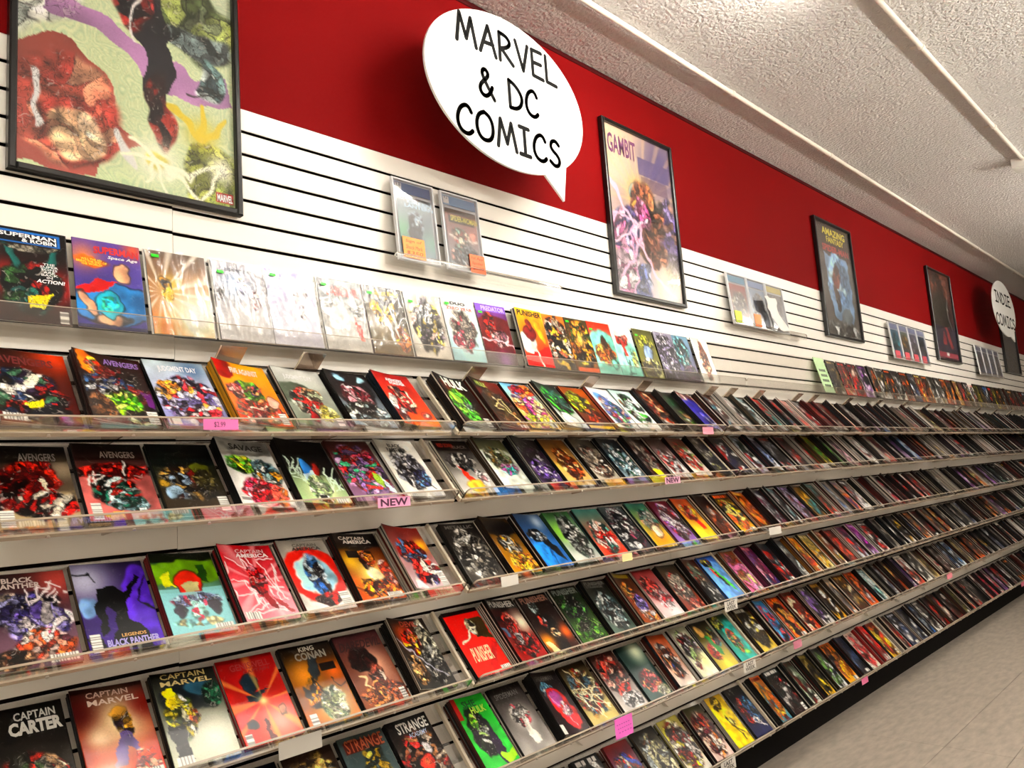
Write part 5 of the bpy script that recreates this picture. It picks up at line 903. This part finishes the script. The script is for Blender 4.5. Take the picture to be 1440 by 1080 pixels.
# ---------------------------------------------------------------- graded comics in hard plastic cases on small ledges
ledge(.765, 1.69, 'small clear ledge holding two cased comics under the large sign', -.425, .05, .055, .028, [], 'display_ledge')
ledge(3.235, 4.25, 'small clear ledge holding three cased comics', -.41, .05, .055, .028, [], 'display_ledge')
ledge(5.99, 6.96, 'small clear ledge holding four cased comics before the fourth poster', -.425, .05, .055, .028, [], 'display_ledge')
ledge(8.70, 9.75, 'small clear ledge holding four cased comics past the fourth poster', -.415, .05, .055, .028, [], 'display_ledge')
def cased(x0, w_, zb, h_, spec, head, label, seed, tags=(), texts=(), W=26):
    """hard clear case, header label, the comic inside"""
    ang = .075
    t = tag(link('cased_comic', None, None, (x0, -.046, Z(zb))), label, 'cased comic', 'graded comics in hard cases'); t.rotation_euler = (-ang, 0, 0)
    dz = .014
    for a, b, c, d_ in ((0, .007, 0, h_), (w_ - .007, w_, 0, h_), (.007, w_ - .007, 0, .007), (.007, w_ - .007, h_ - .007, h_)):
        MB().bbox(a, b, -dz, 0, c, d_, .002).build('case_rim', RIM, t)
    MB().box(.006, w_ - .006, -.012, -.0105, .006, h_ - .006).build('case_front', CASE, t)
    MB().box(.006, w_ - .006, -.0012, -.0002, .006, h_ - .006).build('case_back', CASEB, t)
    hz = h_ * .835
    lb = MB().box(.014, w_ - .014, -.008, -.0065, hz, h_ - .014).build('header_label', ink(head), t)
    if W > 20:
        MB().box(.016, .045, -.0086, -.008, hz + .006, h_ - .018).build('grade_box', ink('e0dcd8'), lb)
    art_plane('cover', W, int(W * 1.5), spec, .018, w_ - .018, .016, hz - .012, -.0075, seed, t)
    for (txt, col, u0_, v0_, u1_, v1_, bo) in texts:
        v, f = text2d(txt, bo); P = np.stack([.0 + (u0_ + v[:, 0] * (u1_ - u0_)) * w_, np.full(len(v), -.0092), h_ - (v1_ - v[:, 1] * (v1_ - v0_)) * h_], -1)
        link('lettering', mesh('lettering', P, f, ink(col)), t)
    for (col, u0_, v0_, u1_, v1_, lines) in tags:
        pt_ = MB().box(u0_ * w_, u1_ * w_, -.0150, -.0143, h_ * (1 - v1_), h_ * (1 - v0_)).build('price_note', ink(col), t)
        for q, s_ in enumerate(lines):
            v, f = text2d(s_, .0, .2); n_ = len(lines); hh = (v1_ - v0_) / (n_ + .6)
            vy0 = v0_ + hh * (.3 + q); P = np.stack([(u0_ + (.12 + v[:, 0] * .76) * (u1_ - u0_)) * w_, np.full(len(v), -.0153), h_ - (vy0 + hh * .78 - v[:, 1] * hh * .7) * h_], -1)
            link('handwriting', mesh('handwriting', P, f, ink('7c2c14')), pt_)
RIM = pmat('case_rim_plastic', '#d4d6da', .2, .5); CASEB = pmat('case_back_plastic', '#c9ccd0', .4, .4)
cased(.790, .198, -.418, .322, ('6c7c80', '8ca4b0', [('G', .1, .55, .35, '6cb484', .9), ('G', .95, .7, .3, '7cb49c', .8), ('B', .1, .0, .95, .07, '1c1f22'), ('C', .5, .5, .22, .3, 22, '54646c 6c8498 a0b4c4 4c5860'), ('L', 'a8c0d0', 6, .01, (.3, .2, .7, .4))]), '34507c',
      'cased comic with a navy header and an orange price note, left of the pair', 61, [('f09038', .10, .72, .62, .97, ['Sign of', 'Shock Mark', '$350'])], [('9.8', '111', .09, .045, .21, .10, .03), ('GREEN', 'a8d0e8', .34, .24, .92, .285, .02), ('LANTERN', 'a8d0e8', .26, .29, .95, .335, .02)])
cased(1.024, .200, -.418, .322, ('8c4438', '98a8b0', [('B', 0, 0, 1, .1, '3c2826'), ('B', .1, .12, .95, .25, '1c1814'), ('E', .85, .42, .12, .09, 'e08c78', 0, .2), ('C', .45, .45, .3, .14, 24, 'c8402c e0c8a8 78a094 d8685c'), ('C', .5, .78, .45, .2, 40, 'a4b0b8 6c7c84 d89c8c 7c9c8c c8c0b8 5c646c'), ('S', 'e8e4dc', .014, [(.1, .48), (.5, .52), (.95, .5)])]), '6c90b4',
      'cased comic with a light blue header and a coral price note, right of the pair', 62, [('f07048', .58, .76, .99, .995, ['1st App', 'Spider', '$500'])], [('9.2', '234', .1, .05, .19, .09, .02), ('SPIDER-WOMAN', 'd8cc38', .22, .285, .93, .36, .02)])
cased(3.258, .238, -.405, .32, ('8c4438', '7c7068', [('B', 0, 0, 1, .16, '9c5044'), ('C', .5, .5, .42, .32, 50, '8c7c6c d8ccb8 5c4c40 b09c88 6c5c50 e0dcd0')]), '5c98b8', 'cased comic with a neon yellow price note, first of the three', 63, [('d8f030', .08, .74, .42, .96, [])], W=20)
cased(3.506, .238, -.405, .32, ('8ca0b8', 'a8b0b8', [('C', .5, .5, .4, .4, 30, '8c9cb4 c8d0d8 7c7468 b8c0cc'), ('E', .55, .4, .1, .16, '6c6258', 0)]), '7c94c0', 'cased comic with an orange price note, middle of the three', 64, [('f08434', .05, .72, .42, .97, [])], W=20)
cased(3.754, .238, -.405, .32, ('6c6460', '8c98a4', [('C', .5, .4, .4, .3, 30, '6c605c 8c847c 544c48 a8a098'), ('C', .4, .85, .3, .14, 12, 'c84c38 e8e4e0 8c98a8')]), 'c8b85c', 'cased comic with a pale yellow header, last of the three', 65, W=20)
# crumpled sheet of paper tucked in front of the three
cr = np.random.default_rng(5); pv, pf = [], []
for a in range(5):
    for b in range(9): pv.append((3.64 + .035 * a + .13 * (b / 8) ** 1.3 * (1 if b > 3 else .3) + .006 * cr.standard_normal(), -.078 - .008 * math.sin(a * 1.7 + b) - .014 * b / 8, Z(-.19 - .026 * b) + .004 * cr.standard_normal()))
for a in range(4):
    for b in range(8): i0 = a * 9 + b; pf.append((i0, i0 + 1, i0 + 10, i0 + 9))
tag(link('paper_slip', mesh('paper_slip', pv, pf, pmat('slip_paper', '#e8e6e2', .8), True)), 'crumpled white paper slip hanging in front of the three cased comics', 'paper')
for j in range(4):
    cased(6.0 + j * .238, .232, -.42, .322, (['3c6c84', '6c7c70', '54586c', '2c4460'][j], ['4c7ca0', '8c8c9c', '6c6474', '34507c'][j], [('C', .5, .5, .45, .4, 14, ['3c8c98 6cb0c0 2c5468', 'b88c4c 4c5c68 8c8c90', '8c7484 5c5c70 a8a0b0', '24405c 3c6088 1c2c44'][j])]),
          '8c94b8', 'cased comic in the row of four before the fourth poster, %s from left' % ORD[j], 70 + j, [('c8505c', .1, .78, .6, .99, [])], W=10)
    cased(8.715 + j * .255, .248, -.41, .33, ('2c3c5c', '4c5478', [('C', .5, .5, .45, .4, 12, ['24385c 4c6898 1c2840', '34486c c0ccd8 1c2c4c', '3c5480 1c2c4c 8ca0c0', '1c2844 34507c 2c2c48'][j])]),
          '5c6890', 'cased comic in the far row of four past the fourth poster, %s from left' % ORD[j], 80 + j, W=8)

# ---------------------------------------------------------------- paper tags stuck on the rack lips
def lip_tag(r, x, w_, h_, col, label, texts=(), s0=.0, tcol='4c1c3c', name='price_tag', below=0.):
    d, n, T = ROWD[r]
    hT = min(s0 - below + h_, .051)      # stuck to the lip at this height, hanging straight down from there
    def P(xx, hh, o): return np.array([xx, T[0] + .2995 * d[1] + hT * n[1] - o, T[1] + .2995 * d[2] + hT * n[2] - (s0 - below + h_ - hh)])
    h0 = s0 - below; a = [P(x, h0 + h_, .0), P(x + w_, h0 + h_, .0), P(x + w_, h0, .001), P(x, h0, .001)]; b = [p + np.array([0, .0006, 0]) for p in a]
    o = tag(link(name, mesh(name, a + b, [(0, 1, 2, 3), (7, 6, 5, 4), (0, 4, 5, 1), (1, 5, 6, 2), (2, 6, 7, 3), (3, 7, 4, 0)], ink(col))), label, 'price tag')
    for (txt, u0_, v0_, u1_, v1_, bo) in texts:
        v, f = text2d(txt, bo); pts = [P(x + (u0_ + q[0] * (u1_ - u0_)) * w_, h0 + h_ * (1 - (v1_ - q[1] * (v1_ - v0_))), .0012) for q in v]
        link('lettering', mesh('lettering', pts, f, ink(tcol)), o)
    return o
lip_tag(2, -.035, .095, .028, 'e86cb0', 'pink $2.99 price tag on the second row, under the lilac comic', [('$2.99', .3, .25, .62, .8, .0)], .032)
lip_tag(3, .505, .125, .030, 'e8a0c8', 'pink tag lettered NEW on the first rack unit of the third row', [('NEW', .08, .12, .92, .88, .03)], .012)
lip_tag(3, 2.08, .125, .030, 'e0a8c4', 'pink tag lettered NEW on the second rack unit of the third row', [('NEW', .08, .12, .92, .88, .03)], .010)
lip_tag(4, 1.00, .085, .035, 'd8d4cc', 'blank white tag at the left end of the second unit, fourth row', (), .03)
lip_tag(4, 1.70, .07, .03, 'e0dc9c', 'pale yellow tag on the second unit of the fourth row', (), .03)
lip_tag(5, .155, .13, .045, 'b0aca4', 'torn white label on the first unit of the fifth row', (), -.012)
lip_tag(5, 2.48, .12, .045, 'dcd8d0', 'white tag lettered LAST WEEK on the fifth row', [('LAST', .2, .08, .8, .46, .02), ('WEEK', .12, .52, .9, .92, .02)], -.002, '2c2826')
lip_tag(6, 2.60, .12, .045, 'dcd8d0', 'white tag lettered LAST WEEK on the sixth row', [('LAST', .2, .08, .8, .46, .02), ('WEEK', .12, .52, .9, .92, .02)], -.002, '2c2826')
lip_tag(7, 2.30, .13, .05, 'd0ccc4', 'white tag lettered LAST WEEK on the lowest row', [('LAST', .2, .08, .8, .46, .02), ('WEEK', .12, .52, .9, .92, .02)], -.004, '2c2826')
lip_tag(6, 1.565, .115, .075, 'f06cd0', 'large pink note with purple writing on the sixth row', [('- - - - - -', .1, .3, .8, .34, .02), ('- - - - - - -', .15, .5, .9, .54, .02), ('- - - - -', .2, .7, .9, .74, .02)], -.03, '9c2c8c')
lip_tag(6, 3.15, .10, .04, 'c87890', 'dull pink tag on the third unit of the sixth row', (), .0)
lip_tag(7, 4.0, .10, .035, 'e06c9c', 'pink tag on the third unit of the lowest row', (), .0)
lip_tag(2, 2.45, .10, .035, 'e88ca0', 'pink tag near the end of the second unit, second row', (), .005)
lip_tag(7, 8.2, .13, .04, 'd86088', 'pink tag at the far right of the lowest row', (), .0)
lip_tag(6, 5.9, .14, .04, 'd87c8c', 'pink tag far along the sixth row', (), .0)
lip_tag(4, 3.02, .14, .04, 'd8d4cc', 'white tag on the third unit of the fourth row', (), .0)
print('comics', nc, 'single', len(single), 'limit', lim, 'stuff faces', len(SF))
